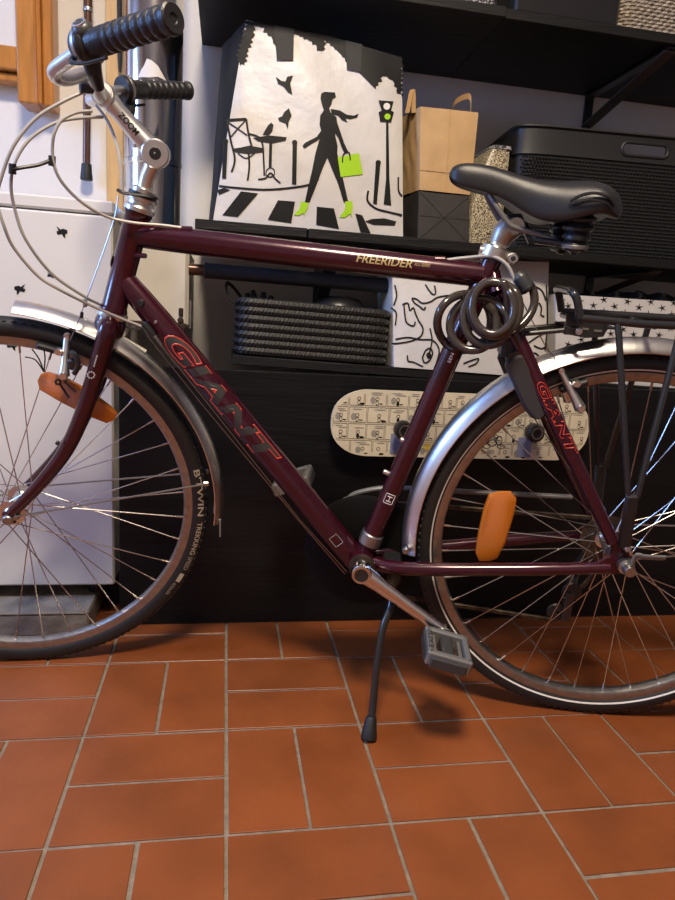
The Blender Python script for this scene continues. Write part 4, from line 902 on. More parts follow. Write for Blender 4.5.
# ---- fork
cr0 = sp(112, 318)
part(MB().tube([HT0-hd*.012, HT0-hd*.022, HT0-hd*.04], [.0235, .026, .024], 20), 'fork_crown', 'burg', steer=True)
for s in (1, -1):
    P = [HT0-hd*.022+L(0, .03, 0), sp(108, 330, .042), sp(99, 362, .047), sp(85, 408, .05), sp(66, 450, .05), sp(40, 484, .05), FW_+L(.004, .052, .008)]
    if s < 0: P = [mir(p) for p in P]
    Q = cr(P, 5); n = len(Q)
    fb_ = part(MB().tube(Q, [.0165-.0075*(k/n)**1.6 for k in range(n)], 18), 'fork_blade', 'burg', steer=True)
    part(MB().box(FW_+L(0, s*.052, 0), (.022, .006, .024), .004), 'fork_dropout', 'burg', steer=True)
    if s > 0:
        boss(sp(57.5, 443, .064), NEAR, .0035, .003, 'blackmet', fb_)
        g = MB(); c0 = sp(98, 377, .0645)
        for k in range(7): g.box(sp(97-k*.5, 356+k*1.7, .0628), (.002, .0012, .0018))
        for k in range(9): a = k*.7; g.box(sp(91+3.5*math.cos(a), 375+3.2*math.sin(a), .0635), (.0022, .0012, .002))
        g.build('small_print', 'wprint', fb_, 0)
# ---- wheels
def make_wheel(name, c, steer, stripe, spoke_phase):
    B = (SM if steer else Matrix.Identity(4)) @ Matrix.Translation(c)
    rim = MB().lathe([(.2985, -.004), (.3005, -.0095), (.304, -.0115), (.315, -.0118), (.3165, -.0105), (.3165, .0105), (.315, .0118), (.304, .0115), (.3005, .0095), (.2985, .004)], (0, 0, 0), (0, 1, 0), 144, closed=True).build(name, 'alud', bike, 35, B)
    tp = [(.3285+.0178*math.sin(t)*1.0, .0172*math.cos(t)) for t in [PI*(-.34+1.68*k/18) for k in range(19)]]
    tyre = MB().lathe(tp, (0, 0, 0), (0, 1, 0), 144, closed=True).build('tyre', 'rubber', rim)
    g = MB()
    for k in range(150):
        t = 2*PI*k/150
        for s in (1, -1):
            R = Matrix.Rotation(-t, 3, 'Y'); g.box(R @ V(.3405, s*.0125, 0), (.0035, .004, .006), .0008, R)
    tr = g.build('tread_block', 'rubber', tyre, 0) if False else g.build('tread', 'rubber', rim, 0); tr['kind'] = 'stuff'
    if stripe:
        for s in (1, -1): MB().lathe([(.3185, s*.0155), (.3197, s*.0166), (.3212, s*.0172)], (0, 0, 0), (0, 1, 0), 144).build('reflective_stripe', 'wprint', rim)
    hub = MB().lathe([(.005, -.058), (.009, -.057), (.009, -.045), (.013, -.040), (.013, -.036), (.024, -.0345), (.024, -.0315), (.0135, -.029), (.0125, 0), (.0135, .029), (.024, .0315), (.024, .0345), (.013, .036), (.009, .045), (.009, .057), (.005, .058)], (0, 0, 0), (0, 1, 0), 28, caps=True).build('hub', 'alu', rim)
    kinds = []
    for k in range(4):
        s = -1 if k % 2 == 0 else 1; lead = 1 if k < 2 else -1
        a = lead*math.radians(62); hubp = V(.022*math.cos(a), s*(.033+.0015*lead), .022*math.sin(a)); rimp = V(.2995, s*.002, 0)
        me = MB().rod(hubp, rimp, .0011, 5).rod(rimp+(hubp-rimp).normalized()*.014, rimp+V(.002, 0, 0), .0021, 6)
        o = me.build('spoke', 'spoke', rim); kinds.append(o)
    for k in range(36):
        o = kinds[k % 4]
        if k >= 4: o = o.copy(); COL.objects.link(o); o.parent = rim
        o.rotation_euler = (0, math.radians(10*k+spoke_phase), 0)
    return rim
rw = make_wheel('rear_wheel', RW, False, True, 3)
fw = make_wheel('front_wheel', FW_, True, False, 7)
# tyre lettering
def arc_text(txt, a0, a1, r, h, par, m, y=-.0168, shear=0):
    vs, fs, (x0, x1, y0, y1) = text_geo(txt, 1, 0, .012, shear); out = []
    for p in vs:
        t = a0+(a1-a0)*(p.x-x0)/(x1-x0); q = r+((p.y-y0)/(y1-y0)-.5)*h; z_ = q-.3285; yy_ = -math.sqrt(max(1e-6, 1-(z_/.0178)**2))*.0172-.0006
        out.append(V(q*math.cos(t), yy_, q*math.sin(t)))
    MB().add(out, fs).build('tyre_lettering', m, par, 0)
def fang(u, v, c, f): p = f(u, v, .017)-c; return math.atan2(p.z, p.x)
tA = [fang(u, v, FW_, sp) for (u, v) in ((196, 470), (197, 516), (194, 522), (185, 553), (184, 555), (180, 568))]
arc_text("B'TWIN", tA[0], tA[1], .331, .0115, fw, 'tprint'); arc_text('TREKKING', tA[2], tA[3], .331, .0095, fw, 'tprint'); arc_text('SPEED', tA[4], tA[5], .331, .0085, fw, 'inkgrey')
a0, a1 = fang(179, 572, FW_, sp), fang(174, 580, FW_, sp); g = MB(); vs = []
for t in range(5):
    for r in (.3262, .3345): a = a0+(a1-a0)*t/4; vs.append(V(r*math.cos(a), -.0182, r*math.sin(a)))
g.add(vs, [(2*i, 2*i+1, 2*i+3, 2*i+2) for i in range(4)]).build('tyre_mark', 'tprint', fw, 0)
arc_text('622x35', fang(173, 582, FW_, sp), fang(163, 592, FW_, sp), .3285, .006, fw, 'inkgrey')
# reflectors clipped in the spokes
def reflector(poly, f, c, par, y, ridge):
    pts = [f(u, v, y)-c for (u, v) in poly]; m = sum(pts, V(0, 0, 0))/len(pts)
    g = MB(); n = len(pts); fr_ = [V(p.x, -y-.004, p.z) for p in pts]; mid = [m+(q-m)*.86+V(0, -.004, 0) for q in fr_]; mid = [V(q.x, -y-.0075, q.z) for q in mid]; bk_ = [V(p.x, -y+.005, p.z) for p in pts]
    g.add(bk_+fr_+mid, [tuple(range(n))]+[(k*n+i, k*n+(i+1) % n, (k+1)*n+(i+1) % n, (k+1)*n+i) for k in (0, 1) for i in range(n)]+[tuple(2*n+i for i in range(n))])
    return g.build('spoke_reflector', 'amber', par, 30)
reflector([(489, 495), (500, 492), (511, 492), (516, 498), (514, 512), (505, 542), (497, 557), (490, 560), (479, 560), (475.5, 552), (478, 535), (484, 508)], bp, RW, rw, .014, 0)
reflector([(38, 380), (41, 374), (48, 372.5), (64, 377), (90, 391), (110, 406), (117, 413), (115, 419), (107, 422.5), (90, 416), (62, 402), (40, 389)], sp, FW_, fw, .012, 0)
# ---- mudguards
def mudguard(c, r, a0, a1, half, n=60, deep=.010):
    g = MB(); m = 11; vs = []
    for i in range(n+1):
        a = a0+(a1-a0)*i/n
        for k in range(m):
            t = -1+2*k/(m-1); dr = -deep*abs(t)**2.6+(.0012 if abs(t) < .25 else 0); vs.append(c+V((r+dr)*math.cos(a), half*t, (r+dr)*math.sin(a)))
        for k in range(m):
            t = 1-2*k/(m-1); dr = -deep*abs(t)**2.6-.0016; vs.append(c+V((r+dr)*math.cos(a), half*t*.985, (r+dr)*math.sin(a)))
    M_ = 2*m
    fs = [(i*M_+k, i*M_+(k+1) % M_, (i+1)*M_+(k+1) % M_, (i+1)*M_+k) for i in range(n) for k in range(M_)]+[tuple(range(M_-1, -1, -1)), tuple(n*M_+k for k in range(M_))]
    return g.add(vs, fs)
def ang(p, c): return math.atan2(p.z-c.z, p.x-c.x)
RF = .370
a0 = ang(bp(411, 556, .024), RW); a0 = a0 if a0 > 0 else a0+2*PI
rmg = part(mudguard(RW, RF, a0, math.radians(-20), .027, 60, .021), 'rear_mudguard', 'alu')
boss(RW+V(RF*math.cos(a0)*.99, -.024, RF*math.sin(a0)+.012), NEAR, .006, .006, 'alud', rmg)
f0 = ang(sp(14, 304, .01), FW_); f1 = ang(sp(214, 524, .02), FW_)
fmg = part(mudguard(FW_, RF+.003, f0, f1, .0265, 60, .015), 'front_mudguard', 'alu', steer=True)
g = MB(); pe = V(math.cos(f1), 0, math.sin(f1))*(RF+.001)+FW_; td = V(math.sin(f1), 0, -math.cos(f1))
g.prism([(-.022, -.01), (.022, -.01), (.016, .03), (0, .038), (-.016, .03)], pe-V(.003, 0, 0), (0, 1, 0), td+V(.12, 0, 0), V(math.cos(f1), 0, math.sin(f1)), .003); g.build('mud_flap', 'grey', fmg, 0)
for s in (1, -1):
    e = sp(206, 484, .028); hbp = FW_+L(.012, .062, .006)
    if s < 0: e, hbp = mir(e), mir(hbp)
    part(MB().tube([hbp, e], .0018, 8), 'mudguard_stay', 'wire', steer=True)
    part(MB().box(e, (.012, .006, .01), .002), 'stay_clip', 'alud', steer=True)
    e = RW+V(RF*math.cos(math.radians(8)), -s*.028, RF*math.sin(math.radians(8))); hbp = RW+L(.008, s*.074, .012)
    part(MB().tube([hbp, e], .0018, 8), 'mudguard_stay', 'wire')
# ---- axles
part(MB().lathe([(.0075, -.066), (.0095, -.064), (.0095, -.054), (.006, -.052)], FW_, (0, 1, 0), 8, caps=True), 'axle_nut', 'alud', steer=True)
boss(FW_+L(.013, .05, .003), NEAR, .0055, .012, 'alud', part(MB().box(FW_+L(.013, .05, .003), (.012, .008, .012), .003), 'stay_eyelet', 'alud', steer=True)).matrix_basis = Matrix.Identity(4)
part(MB().lathe([(.0, -.100), (.0085, -.100), (.0095, -.098), (.0095, -.083), (.0135, -.081), (.0135, -.070), (.006, -.068)], RW, (0, 1, 0), 24, caps=False), 'quick_release_nut', 'alud')
q0 = RW+L(.004, .088, .002)
part(MB().tube(cr([q0, bp(636, 556, .092), bp(645, 557, .095), bp(665, 558, .096)], 6), [.0045]*7+[.006]*12, 12, flat=.55, up=(0, 0, 1)), 'quick_release_lever', 'silver')
boss(bp(627, 548, .075), NEAR, .006, .006, 'alu')
# ---- luggage rack
rack = part(MB().tube([bp(580, 318, .055), bp(640, 324, .055), L(.20, .058, bp(640, 324, .055).z+.004), L(.30, .055, bp(640, 324, .055).z+.004)], .0062, 12), 'luggage_rack', 'blackmet')
zr_ = bp(640, 324, .055).z; rf = bp(580, 318, .055)
def rp(g, name, m='blackmet'): return g.build(name, m, rack)
rp(MB().tube([mir(rf), V(.20, .058, zr_+.004), V(.30, .055, zr_+.004)], .0062, 12), 'rail')
hoop = [rf, bp(577, 300, .054), bp(572, 292, .045), bp(564, 289, .0), mir(bp(572, 292, .045)), mir(bp(577, 300, .054)), mir(rf)]
rp(MB().tube(cr(hoop, 6), .0062, 12), 'hoop')
for a in (rf.x+.002, -.02, .06, .14, .22, .298): rp(MB().rod(V(a, -.055, zr_-.002), V(a, .055, zr_-.002), .005, 10), 'cross_bar')
rp(MB().box(V(rf.x+.03, 0, zr_-.012), (.075, .05, .004), .001), 'mount_plate')
g = MB(); pg = [bp(u, v, .03) for (u, v) in ((566, 314), (606, 318), (608, 329), (603, 337), (585, 338), (566, 334))]
o_ = pg[0]; g.prism([(p.x-o_.x, p.z-o_.z) for p in pg], o_, (1, 0, 0), (0, 0, 1), (0, 1, 0), .003); mp_ = rp(g, 'slotted_plate')
g = MB()
for (u, v, w_) in ((585.5, 329, .010), (598, 331, .012)): g.box(bp(u, v, .0312), (w_, .0008, .0035), .0003)
g.build('slot', 'silver', mp_)
for s in (1, -1):
    a1_, b1_ = bp(520, 334, .03), bp(566, 330, .03)
    if s < 0: a1_, b1_ = mir(a1_), mir(b1_)
    rp(MB().rod(a1_, b1_, .0042, 10), 'stay_arm'); rp(MB().box(b1_+L(.006, 0, 0), (.02, .012, .014), .002), 'clamp')
    boss(b1_+L(.018, s*.006, 0), L(0, s, 0), .0055, .004, 'alu', rack)
    for (p, q) in (((617, 326), (628, 494)), ((681, 322), (637, 497))):
        P0, P1 = bp(*p, .056), bp(*q, .078); P0.z = zr_-.002
        if s < 0: P0, P1 = mir(P0), mir(P1)
        rp(MB().tube([P0, P0.lerp(P1, .06)+L(0, s*.004, 0), P1], .0052, 10), 'strut')
    c0, c1 = bp(632, 497, .08), bp(624, 546, .076)
    if s < 0: c0, c1 = mir(c0), mir(c1)
    dd_ = (c1-c0); R = Matrix((V(0, 1, 0).cross(dd_.normalized()), V(0, 1, 0), dd_.normalized())).transposed()
    rp(MB().box((c0+c1)/2, (.021, .010, dd_.length+.008), .004, R), 'strut_bracket', 'blackpl')
# ---- rim brakes
def vbrake(f, base, top, pad0, pad1, ybase, steer, cable_top=None):
    for s in (1, -1):
        T = (lambda p: p) if s > 0 else mir
        b0, t0 = T(f(*base, ybase)), T(f(*top, .022)); sd = L(0, s, 0)
        g = MB(); g.tube([b0-(t0-b0)*.02, b0.lerp(t0, .25), b0.lerp(t0, .6), t0], [.0095, .0075, .006, .0055], 12); ar = part(g, 'brake_arm', 'alu', steer=steer)
        boss(b0, sd, .007, .010, 'alu', ar); boss(t0, sd, .0055, .006, 'alu', ar)
        pc_ = T(f(*pad0, .03)); boss(pc_, sd, .0065, .010, 'alu', ar, 'pad_bolt')
        cw_ = FW_ if steer else RW; rad = f(*pad1, .019)-cw_; rad.y = 0; rad.normalize(); pm = T(cw_+rad*.309+L(0, .0185, 0)); d_ = V(-rad.z, 0, rad.x)
        MB().tube([pm-d_*.022, pm-d_*.02, pm+d_*.02, pm+d_*.024], [.003, .0062, .0062, .003], 10).build('brake_pad', 'rubber', ar)
vbrake(sp, (64, 375), (67, 336), (59, 351), (52, 346), .045, True)
vbrake(bp, (580, 408), (561, 371), (576, 383), (574, 384), .036, False)
g = MB(); g.tube(cr([sp(71, 352, .045), sp(76, 356, .05), sp(78, 366, .05), sp(74, 374, .048)], 5), .0045, 8); g.box(sp(73, 364, .04), (.016, .012, .02), .004); part(g, 'brake_spring_block', 'blackmet', steer=True)
g = MB()
for k, (u, v) in enumerate(((25, 357), (32, 349), (44, 350))): g.tube(cr([sp(44, 372, .03), sp((44+u)/2+1, 360-k, .03), sp(u, v, .03)], 5), .0012, 5)
part(g, 'wire_ends', 'blackpl', steer=True)
g = MB(); a, b, c = sp(51, 377, .035), sp(58, 382, .038), sp(69, 398, .04)
g.tube(cr([b+V(.004*math.cos(t), 0, .004*math.sin(t)) for t in [2*PI*k/8 for k in range(8)]], 2, True), .0022, 6, closed=True); g.rod(sp(60, 384, .038), c, .0022, 6); g.rod(sp(63, 380, .038), sp(76, 392, .04), .0022, 6)
part(g, 'brake_bracket', 'blackmet', steer=True)
# ---- crank set (left arm, right arm, rings), pedals, chain
CE = bp(444, 632, .085)
cax = BB+L(0, .058, 0); _ = 0
crl = part(MB().tube([cax, cax.lerp(CE, .06), cax.lerp(CE, .2), cax.lerp(CE, .6), cax.lerp(CE, .93), CE], [.0175, .0175, .0145, .0115, .0115, .0120], 18, flat=.6, up=(0, 1, 0)), 'crank_arm', 'chrome')
MB().lathe([(.0185, .012), (.0185, -.010), (.0165, -.013), (.012, -.0135)], cax, (0, 1, 0), 24, caps=False).build('crank_boss', 'chrome', crl); MB().lathe([(0, -.012), (.006, -.012), (.0105, -.0135), (.0125, -.0135)], cax, (0, 1, 0), 24).build('crank_bolt', 'blackmet', crl)
MB().lathe([(.0125, .006), (.013, -.007), (.009, -.009)], CE, (0, 1, 0), 20, caps=True).build('pedal_eye', 'chrome', crl)
CE2 = BB-(CE-BB); CE2.y = .088
cr2 = part(MB().tube([BB+L(0, -.062, 0), BB.lerp(CE2, .5)+L(0, -.03, 0), CE2], [.014, .010, .011], 16, flat=.62, up=(0, 1, 0)), 'crank_arm', 'alud')
def pedal(c, s, tilt, m1='silver'):
    R = Matrix.Rotation(tilt, 3, 'Y'); r = MB(); w, l, h = .078, .076, .026
    T = lambda a, y, z: c+R @ V(a, -s*y, z)
    body = MB()
    # two knurled side plates joined by end bars and a thick axle barrel
    for a in (-l/2+.006, l/2-.006): body.box(T(a, .053, 0), (.010, w, h), .003, R)
    for y in (.019, .087): body.box(T(0, y, 0), (l, .012, h), .003, R)
    p = body.build('pedal', 'silver', bike)
    MB().box(T(0, .053, -.002), (.022, w-.016, h*.8), .005, R).build('pedal_barrel', 'charcoal', p)
    for a in (-.022, .022): MB().box(T(a, .053, -.003), (.006, w-.02, h*.5), .001, R).build('pedal_rib', 'silver', p)
    g = MB()
    for a in (-l/2, l/2): g.box(T(a, .053, -.002), (.004, w*.86, h*.62), .001, R)
    g.box(T(0, .094, -.004), (l*.8, .006, h*.75), .002, R); g.build('rubber_edge', 'charcoal', p)
    MB().rod(c, T(0, .02, 0), .0065, 12).build('spindle', 'alud', p)
    o_ = T(-l/2+.010, .026, h/2+.0006)
    lt_, lf_ = flat_text('EXUS', .05, .008, T(-l/2+.0015, .078, h/2+.0006), R @ V(0, s, 0), R @ V(1, 0, 0)*1); MB().add(lt_, lf_).build('lettering', 'ink', p, 0)
    return p
pedal(CE, 1, math.radians(12)); pedal(CE2, -1, math.radians(-20))
yr = -.048
g = MB(); NT = 48; R_o = .097; poly = []
for k in range(NT): 
    for (dr, dk) in ((-.004, -.3), (.002, -.1), (.002, .1), (-.004, .3)): t = 2*PI*(k+dk)/NT; poly.append(((R_o+dr)*math.cos(t), (R_o+dr)*math.sin(t)))
g.prism(poly, BB+L(0, yr, 0), (1, 0, 0), (0, 0, 1), (0, 1, 0), .003); ring = part(g, 'chainring', 'blackmet', smooth=0)
MB().lathe([(.03, -.003), (.104, -.002), (.111, .001), (.111, .004), (.104, .0045), (.03, .004)], BB+L(0, yr+.022, 0), (0, 1, 0), 60, closed=True).build('chain_guard_disc', 'guard', ring)
for k in range(5):
    t = 2*PI*k/5+.5; MB().tube([BB+L(0, yr+.004, 0)+V(.02*math.cos(t), 0, .02*math.sin(t)), BB+L(0, yr+.004, 0)+V(.075*math.cos(t), 0, .075*math.sin(t))], [.011, .007], 8, flat=.5, up=(0, 1, 0)).build('spider_arm', 'blackmet', ring)
MB().lathe([(.07, -.003), (.084, -.003), (.084, .003), (.07, .003)], BB+L(0, yr+.011, 0), (0, 1, 0), 48, closed=True).build('inner_ring', 'blackmet', ring)
# cassette and derailleurs
g = MB(); 
for k, r in enumerate((.046, .042, .038, .034, .030, .026, .023)): g.lathe([(.012, -.0008), (r, -.0008), (r, .0008), (.012, .0008)], RW+L(0, -.031-.0038*k, 0), (0, 1, 0), 40, closed=True)
part(g, 'cassette', 'rust')
dj, dl = bp(571, 596, -.045), bp(563, 613, -.045)
g = MB(); g.tube([RW+L(-.005, -.066, -.025), dj+L(.006, -.03, .03), dj], [.009, .012, .008], 10); g.box((dj+dl)/2+L(0, .008, -.002), (.016, .003, .06), .001); der = part(g, 'rear_derailleur', 'blackmet')
dl = bp(556, 612, -.045)
for q in (dj+L(0, 0, .01), dl): MB().lathe([(.004, -.004), (.017, -.003), (.019, -.001), (.019, .001), (.017, .003), (.004, .004)], q, (0, 1, 0), 14, closed=True).build('jockey_wheel', 'blackpl', der)
yk_ = yr+.002
def chain_pts():
    top = BB+L(.02, yk_, R_o-.004); topr = RW+L(.01, -.04, .036); lo = dl+L(0, 0, -.018); lob = BB+L(.01, yk_, -R_o+.002)
    P = [top, topr]+[RW+L(0, -.04, 0)+V(.036*math.cos(t), 0, .036*math.sin(t)) for t in (1.0, .4, -.2, -.8)]+[dj+L(.016, 0, .02), dj+L(-.012, 0, -.004), dl+L(.016, 0, .004), lo, lob]
    P += [BB+L(0, yk_, 0)+V(R_o*math.cos(t), 0, R_o*math.sin(t)) for t in [PI*1.55-k*PI*1.05/14 for k in range(1, 15)]]
    return P
CPs = chain_pts(); 
acc = []
for i in range(len(CPs)):
    a, b = CPs[i], CPs[(i+1) % len(CPs)]; n = max(1, round((b-a).length/.0127)); acc += [a.lerp(b, k/n) for k in range(n)]
g = MB()
for i, p in enumerate(acc):
    q = acc[(i+1) % len(acc)]; d_ = (q-p)
    if d_.length < 1e-4: continue
    dn = d_.normalized(); w_ = V(0, 1, 0); w_ = (w_-dn*w_.dot(dn)).normalized(); R = Matrix((dn, w_, dn.cross(w_))).transposed(); g.box((p+q)/2, (d_.length+.004, .0045 if i % 2 else .0068, .0082), .0012, R)
ch_ = part(g, 'chain', 'rust', smooth=0); ch_['kind'] = 'stuff'
# silver chain case strip above the chain
P = [bp(348, 499, -.05), bp(357, 493, -.05), bp(384, 488, -.05), bp(420, 489, -.05), bp(470, 492, -.05), bp(572, 497, -.05)]
part(MB().tube(cr(P, 6), .0055, 10, flat=.9), 'chain_case_strip', 'silver'); boss(bp(337, 505, -.05), NEAR, .006, .008, 'alud')
part(MB().tube(cr([bp(337, 505, -.05), bp(344, 500, -.05), bp(350, 498, -.05)], 4), .0045, 8), 'chain_case_bracket', 'silver')
g = MB(); fd = bp(371, 510, -.03); g.box(fd, (.034, .012, .010), .003); g.box(fd+L(.0, -.014, -.02), (.06, .003, .03), .001); g.box(fd+L(0, -.024, -.02), (.06, .003, .03), .001); part(g, 'front_derailleur', 'alud')
# ---- kickstand
K0, KF = BB+L(.062, .02, -.012), BMI @ atz(369, 737, .004)
K1 = bp(391, 604, .05); K2 = bp(383, 628, .075); 
part(MB().box(BB+L(.055, 0, .0), (.034, .05, .012), .003), 'kickstand_plate', 'blackmet')
part(MB().tube([BB+L(.056, .012, .0), BB+L(.06, .024, -.026), BB+L(.05, .03, -.045)], [.013, .0135, .011], 14), 'kickstand_pivot', 'rust')
ks = part(MB().tube(cr([BB+L(.052, .03, -.036), K1, K2, bp(377, 665, .1), bp(372, 715, .13), KF+V(0, 0, .012)], 6), .0066, 14), 'kickstand', 'blackmet')
kd = BMI.to_3x3() @ V(0, 0, 1)
MB().lathe([(.0135, -.006), (.014, -.001), (.0125, .008), (.0095, .028), (.008, .031)], KF+kd*.004, (bp(372, 715, .13)-KF).normalized()*.5+kd*.5, 18, caps=True).build('rubber_foot', 'rubber', ks)
# ---- seat post and saddle
SP0 = SC0; SP1 = bp(516, 229); sv = (SC0-ST0).normalized()
part(MB().tube([SC0-sv*.01, SC0+sv*.03, SC0+sv*.048], [.0135, .0135, .0135], 20), 'seat_post', 'alu')
g = MB().lathe([(.0195, -.012), (.0235, -.011), (.0235, .004), (.0195, .007)], SC0+sv*.018, sv, 28, caps=True)
g.rod(SC0+sv*.017+L(-.026, .004, .0), SC0+sv*.016+L(.03, .006, -.008), .009, 14); clp = part(g, 'seat_clamp', 'alu')
boss(SC0+sv*.016+L(.026, .011, -.008), NEAR, .0085, .006, 'alu', clp); boss(SC0+sv*.016+L(.026, .0165, -.008), NEAR, .004, .0025, 'blackmet', clp, 'bolt_socket')
g = MB(); hd0 = SC0+sv*.034
g.tube([hd0-sv*.004, hd0+sv*.012, bp(512, 226), bp(523, 222)], [.0165, .0195, .0205, .0135], 18); g.lathe([(.012, -.02), (.0135, -.018), (.0135, .018), (.012, .02)], bp(514, 226), (0, 1, 0), 20, caps=True)
part(g, 'saddle_clamp', 'alud')
# saddle shell: lofted sections (u, v of the crest, v of the skirt edge, half width)
SEC = [(449.5, 173, 176, .008), (452, 167, 181, .016), (460, 162.5, 186.5, .023), (478, 162.5, 191, .027), (500, 167.5, 197, .031), (520, 174.5, 210, .038), (538, 179, 221, .052), (558, 181, 224, .066), (578, 179.5, 220, .078), (596, 180, 214, .086), (609, 186, 216, .085), (617, 196, 221, .074), (620.5, 208, 219, .052)]
g = MB(); vs = []; m = 20
for (u, vt, vb, hw) in SEC:
    t, b = bp(u, vt, hw*.35), bp(u, vb, hw*.9)
    for k in range(m):
        th_ = PI*k/(m-1); c_, s_ = math.cos(th_), math.sin(th_)
        vs.append(V(t.x*s_+b.x*(1-s_), hw*(1 if c_ > 0 else -1)*abs(c_)**.62, b.z+(t.z-b.z)*max(0, s_)**.62))
    for k in range(m-6):       # hollow underside
        q = 1-2*(k+1)/(m-5); vs.append(V(b.x, -hw*.86*q, b.z+.006*(1-q*q)))
M_ = m+m-6; n = len(SEC)
fs = [(i*M_+k, i*M_+(k+1) % M_, (i+1)*M_+(k+1) % M_, (i+1)*M_+k) for i in range(n-1) for k in range(M_)]+[tuple(range(M_)), tuple((n-1)*M_+k for k in range(M_))]
sd_ = part(g.add(vs, fs), 'saddle', 'saddle', smooth=70)
su = sd_.modifiers.new('smooth', 'SUBSURF'); su.levels = 1; su.render_levels = 2
P = [bp(570, 201, .073), bp(582, 195, .08), bp(596, 193, .085), bp(608, 197, .086), bp(614, 205, .082)]
MB().tube(cr(P, 5), .0022, 6).build('piping', 'saddle', sd_)
MB().tube(cr([bp(572, 204, .074), bp(590, 200, .085), bp(606, 203, .087), bp(612, 209, .083)], 5), .0016, 6).build('piping', 'saddle', sd_)
for s in (1, -1):
    P = [bp(489, 194, .012), bp(497, 207, .02), bp(509, 224, .022), bp(520, 229, .022), bp(548, 238, .024), bp(566, 246, .03)]
    if s < 0: P = [mir(p) for p in P]
    part(MB().tube(cr(P, 6), .0042, 10), 'saddle_rail', 'silver')
    c0, c1 = bp(581, 214, .045), bp(574, 251, .038)
    if s < 0: c0, c1 = mir(c0), mir(c1)
    ax_ = (c1-c0); ln = ax_.length; prof = [(.010, -.004)]
    for k in range(4): h = ln*(k+.1)/4; prof += [(.0185, h), (.0245-.002*k, h+ln*.06), (.0245-.002*k, h+ln*.14), (.0165, h+ln*.2)]
    prof += [(.010, ln), (.004, ln+.005)]
    spg = part(MB().lathe(prof, c0, ax_, 24, caps=True), 'saddle_spring', 'blackpl')
    MB().lathe([(.019, ln*.80), (.0200, ln*.82), (.0200, ln*.90), (.019, ln*.92)], c0, ax_, 24).build('spring_cup', 'silver', spg)
    q = bp(536, 240, .022); w_ = bp(575, 246, .036)
    if s < 0: q, w_ = mir(q), mir(w_)
    part(MB().tube([bp(524, 226, 0) if s > 0 else mir(bp(524, 226, 0)), q, w_], [.006, .006, .005], 8), 'saddle_undercarriage', 'blackmet')
# ---- cables
def cable(P, r, m, name, n=8): return part(MB().tube(cr(P, n), r, 8), name, m)
def S(u, v, y): return SM @ sp(u, v, y)
cable([S(83, 92, .07), S(60, 103, .08), S(35, 119, .09), S(14, 145, .1), S(2, 175, .1), S(-3, 200, .1), S(4, 226, .1), S(14, 248, .09), S(38, 276, .075), S(62, 291, .065), bp(90, 305, .05), bp(120, 318, .035), bp(143, 327, .024)], .0024, 'cable', 'cable_housing')
cable([S(103, 117, .0), S(80, 118, .03), S(55, 123, .05), S(30, 139, .07), S(15, 162, .08), S(11, 185, .08), S(15, 210, .075), S(26, 240, .07), S(52, 274, .05), S(85, 297, .03), bp(102, 306, .0), bp(112, 318, -.03), bp(135, 330, -.03)], .0024, 'cable', 'cable_housing')
cable([S(92, 111, .03), S(75, 113, .045), S(60, 122, .055), S(53, 140, .06), S(54, 165, .06), S(64, 185, .055), S(84, 204, .05), bp(108, 217, .04), bp(135, 223, .028), bp(160, 225, .015), bp(184, 228, .006)], .0024, 'cable', 'cable_housing')
cable([S(96, 105, -.03), S(108, 122, -.02), S(117, 145, -.0), S(121, 168, .015), S(122, 192, .022)], .0024, 'cable', 'cable_housing')
cable([S(118, 196, .024), S(113, 223, .028), S(85, 303, .035), S(70, 341, .03)], .0009, 'wire', 'brake_wire')
part(MB().box(S(85, 303, .035), (.007, .007, .013), .002), 'straddle_yoke', 'alud'); part(MB().rod(S(82, 312, .035), S(81.5, 318, .035), .0028, 8), 'wire_end', 'blackpl')
g = MB(); g.tube(cr([S(12, 170, .085), S(20, 168, .082), S(38, 165, .07), S(49, 161, .06)], 5), .0026, 8); g.lathe([(.0052, -.007), (.0052, .007)], S(12.5, 169, .082), (.1, 0, 1), 10, caps=True); g.lathe([(.0052, -.007), (.0052, .007)], S(52, 161, .058), (.1, 0, 1), 10, caps=True); part(g, 'cable_clip', 'blackpl')
cable([bp(447, 260, .006), bp(470, 257.5, .008), bp(492, 256.5, .02), bp(507, 265, .028), bp(515, 282, .03), bp(521, 298, .026)], .0028, 'cable', 'cable_housing')
part(MB().tube([bp(187, 229, .006), bp(440, 259, .006)], .0009, 6), 'brake_wire', 'wire')
part(MB().tube([bp(150, 332, .026), bp(205, 400, .02), bp(300, 520, .016), bp(347, 572, .012)], .0009, 6), 'shift_wire', 'wire')
part(MB().tube([bp(146, 334, -.02), bp(200, 402, -.02), bp(300, 522, -.016), bp(345, 574, -.012)], .0009, 6), 'shift_wire', 'wire')
part(MB().tube(cr([bp(561, 371, .022), bp(556, 360, .02), bp(545, 345, .02), bp(521, 299, .026)], 6), .0009, 6), 'brake_wire', 'wire')
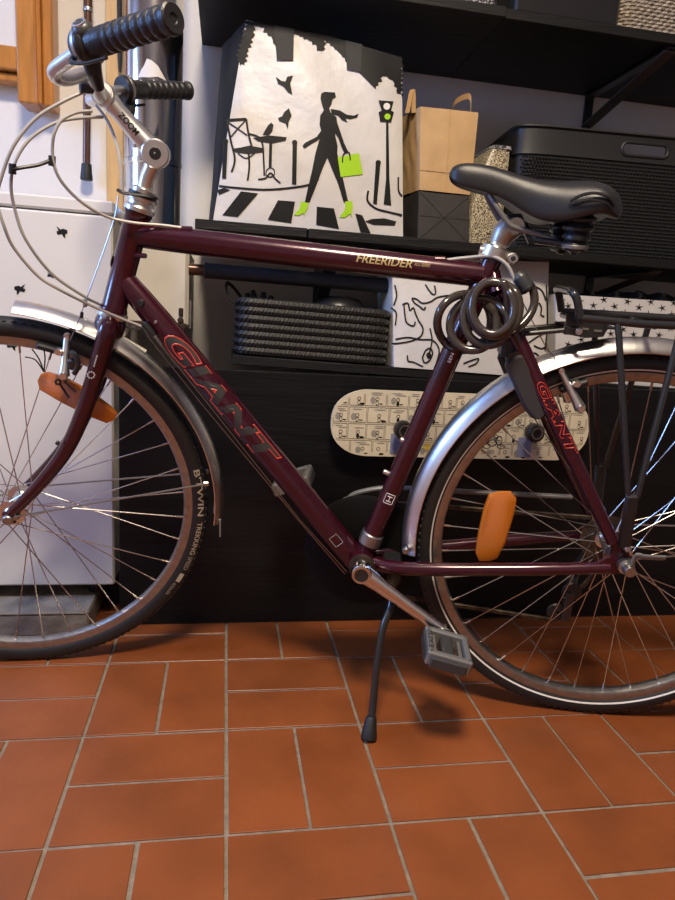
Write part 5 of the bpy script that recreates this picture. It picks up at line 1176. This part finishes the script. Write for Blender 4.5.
# ---- ring lock around the rear wheel, mounted on the stays
rl = MB(); pts = [(503, 362), (510, 356), (522, 352), (530, 366), (538, 384), (547, 404), (547, 412), (540, 418), (531, 418), (523, 408), (512, 384)]
for s in (1, -1):
    q = [bp(u, v, .03) for (u, v) in pts]; o_ = q[0]
    rl = MB(); rl.prism([(p.x-o_.x, p.z-o_.z) for p in q], V(o_.x, -.046 if s > 0 else .028, o_.z), (1, 0, 0), (0, 0, 1), (0, 1, 0), .018)
    part(rl, 'ring_lock_side', 'charcoal', smooth=0).modifiers.new('bevel', 'BEVEL').width = .005
q0, q1 = bp(502, 360, .03), bp(524, 356, .03)
part(MB().tube([V((q0.x+q1.x)/2, -.04, (q0.z+q1.z)/2), V((q0.x+q1.x)/2-.004, 0, (q0.z+q1.z)/2+.012), V((q0.x+q1.x)/2, .04, (q0.z+q1.z)/2)], .012, 14), 'ring_lock_bridge', 'charcoal')
part(MB().box(bp(509, 346, .01), (.03, .05, .034), .006), 'ring_lock_mount', 'blackpl')
# ================================================================ coiled cable lock hung round the seat tube
lk = thing('cable_lock', 'dark coiled cable lock looped around the bicycle seat tube', 'lock', BO); lk.rotation_euler = bike.rotation_euler
cp = []
turns = [(461, 320, 29, 30), (468, 323, 27, 28), (482, 324, 26, 25), (494, 309, 26, 29), (493, 308, 21, 26)]
N = 20
for i, (cx, cy, rx, ry) in enumerate(turns):
    nx = turns[min(i+1, len(turns)-1)]
    for k in range(N):
        t = k/N; th_ = -.6+2*PI*t; X = cx+(nx[0]-cx)*t; Y = cy+(nx[1]-cy)*t; RX = rx+(nx[2]-rx)*t; RY = ry+(nx[3]-ry)*t
        yy_ = .046+.006*i+.012*math.sin(th_+.5) if i > 0 else .01-.052*math.cos(th_-.4)
        cp.append(bp(X+RX*math.cos(th_), Y+RY*math.sin(th_), max(yy_, .036) if i > 0 else yy_))
e0 = cp[-1]
cp += [bp(512, 328, .055), bp(526, 320, .045), bp(534, 305, .035), bp(533, 290, .03), bp(527, 282, .028)]
MB().tube(cr(cp, 3), .0067, 12).build('cable', 'lock', lk)
g = MB(); h0, h1 = bp(529, 291, .03), bp(519, 276, .028)
g.tube([h0, h0.lerp(h1, .1), h0.lerp(h1, .9), h1, h1+(h1-h0)*.2], [.009, .0115, .012, .011, .006], 16); g.build('lock_head', 'charcoal', lk)
MB().lathe([(.0118, -.003), (.0126, -.002), (.0126, .002), (.0118, .003)], h0.lerp(h1, .15), (h1-h0), 16, caps=True).build('collar', 'blackpl', lk)
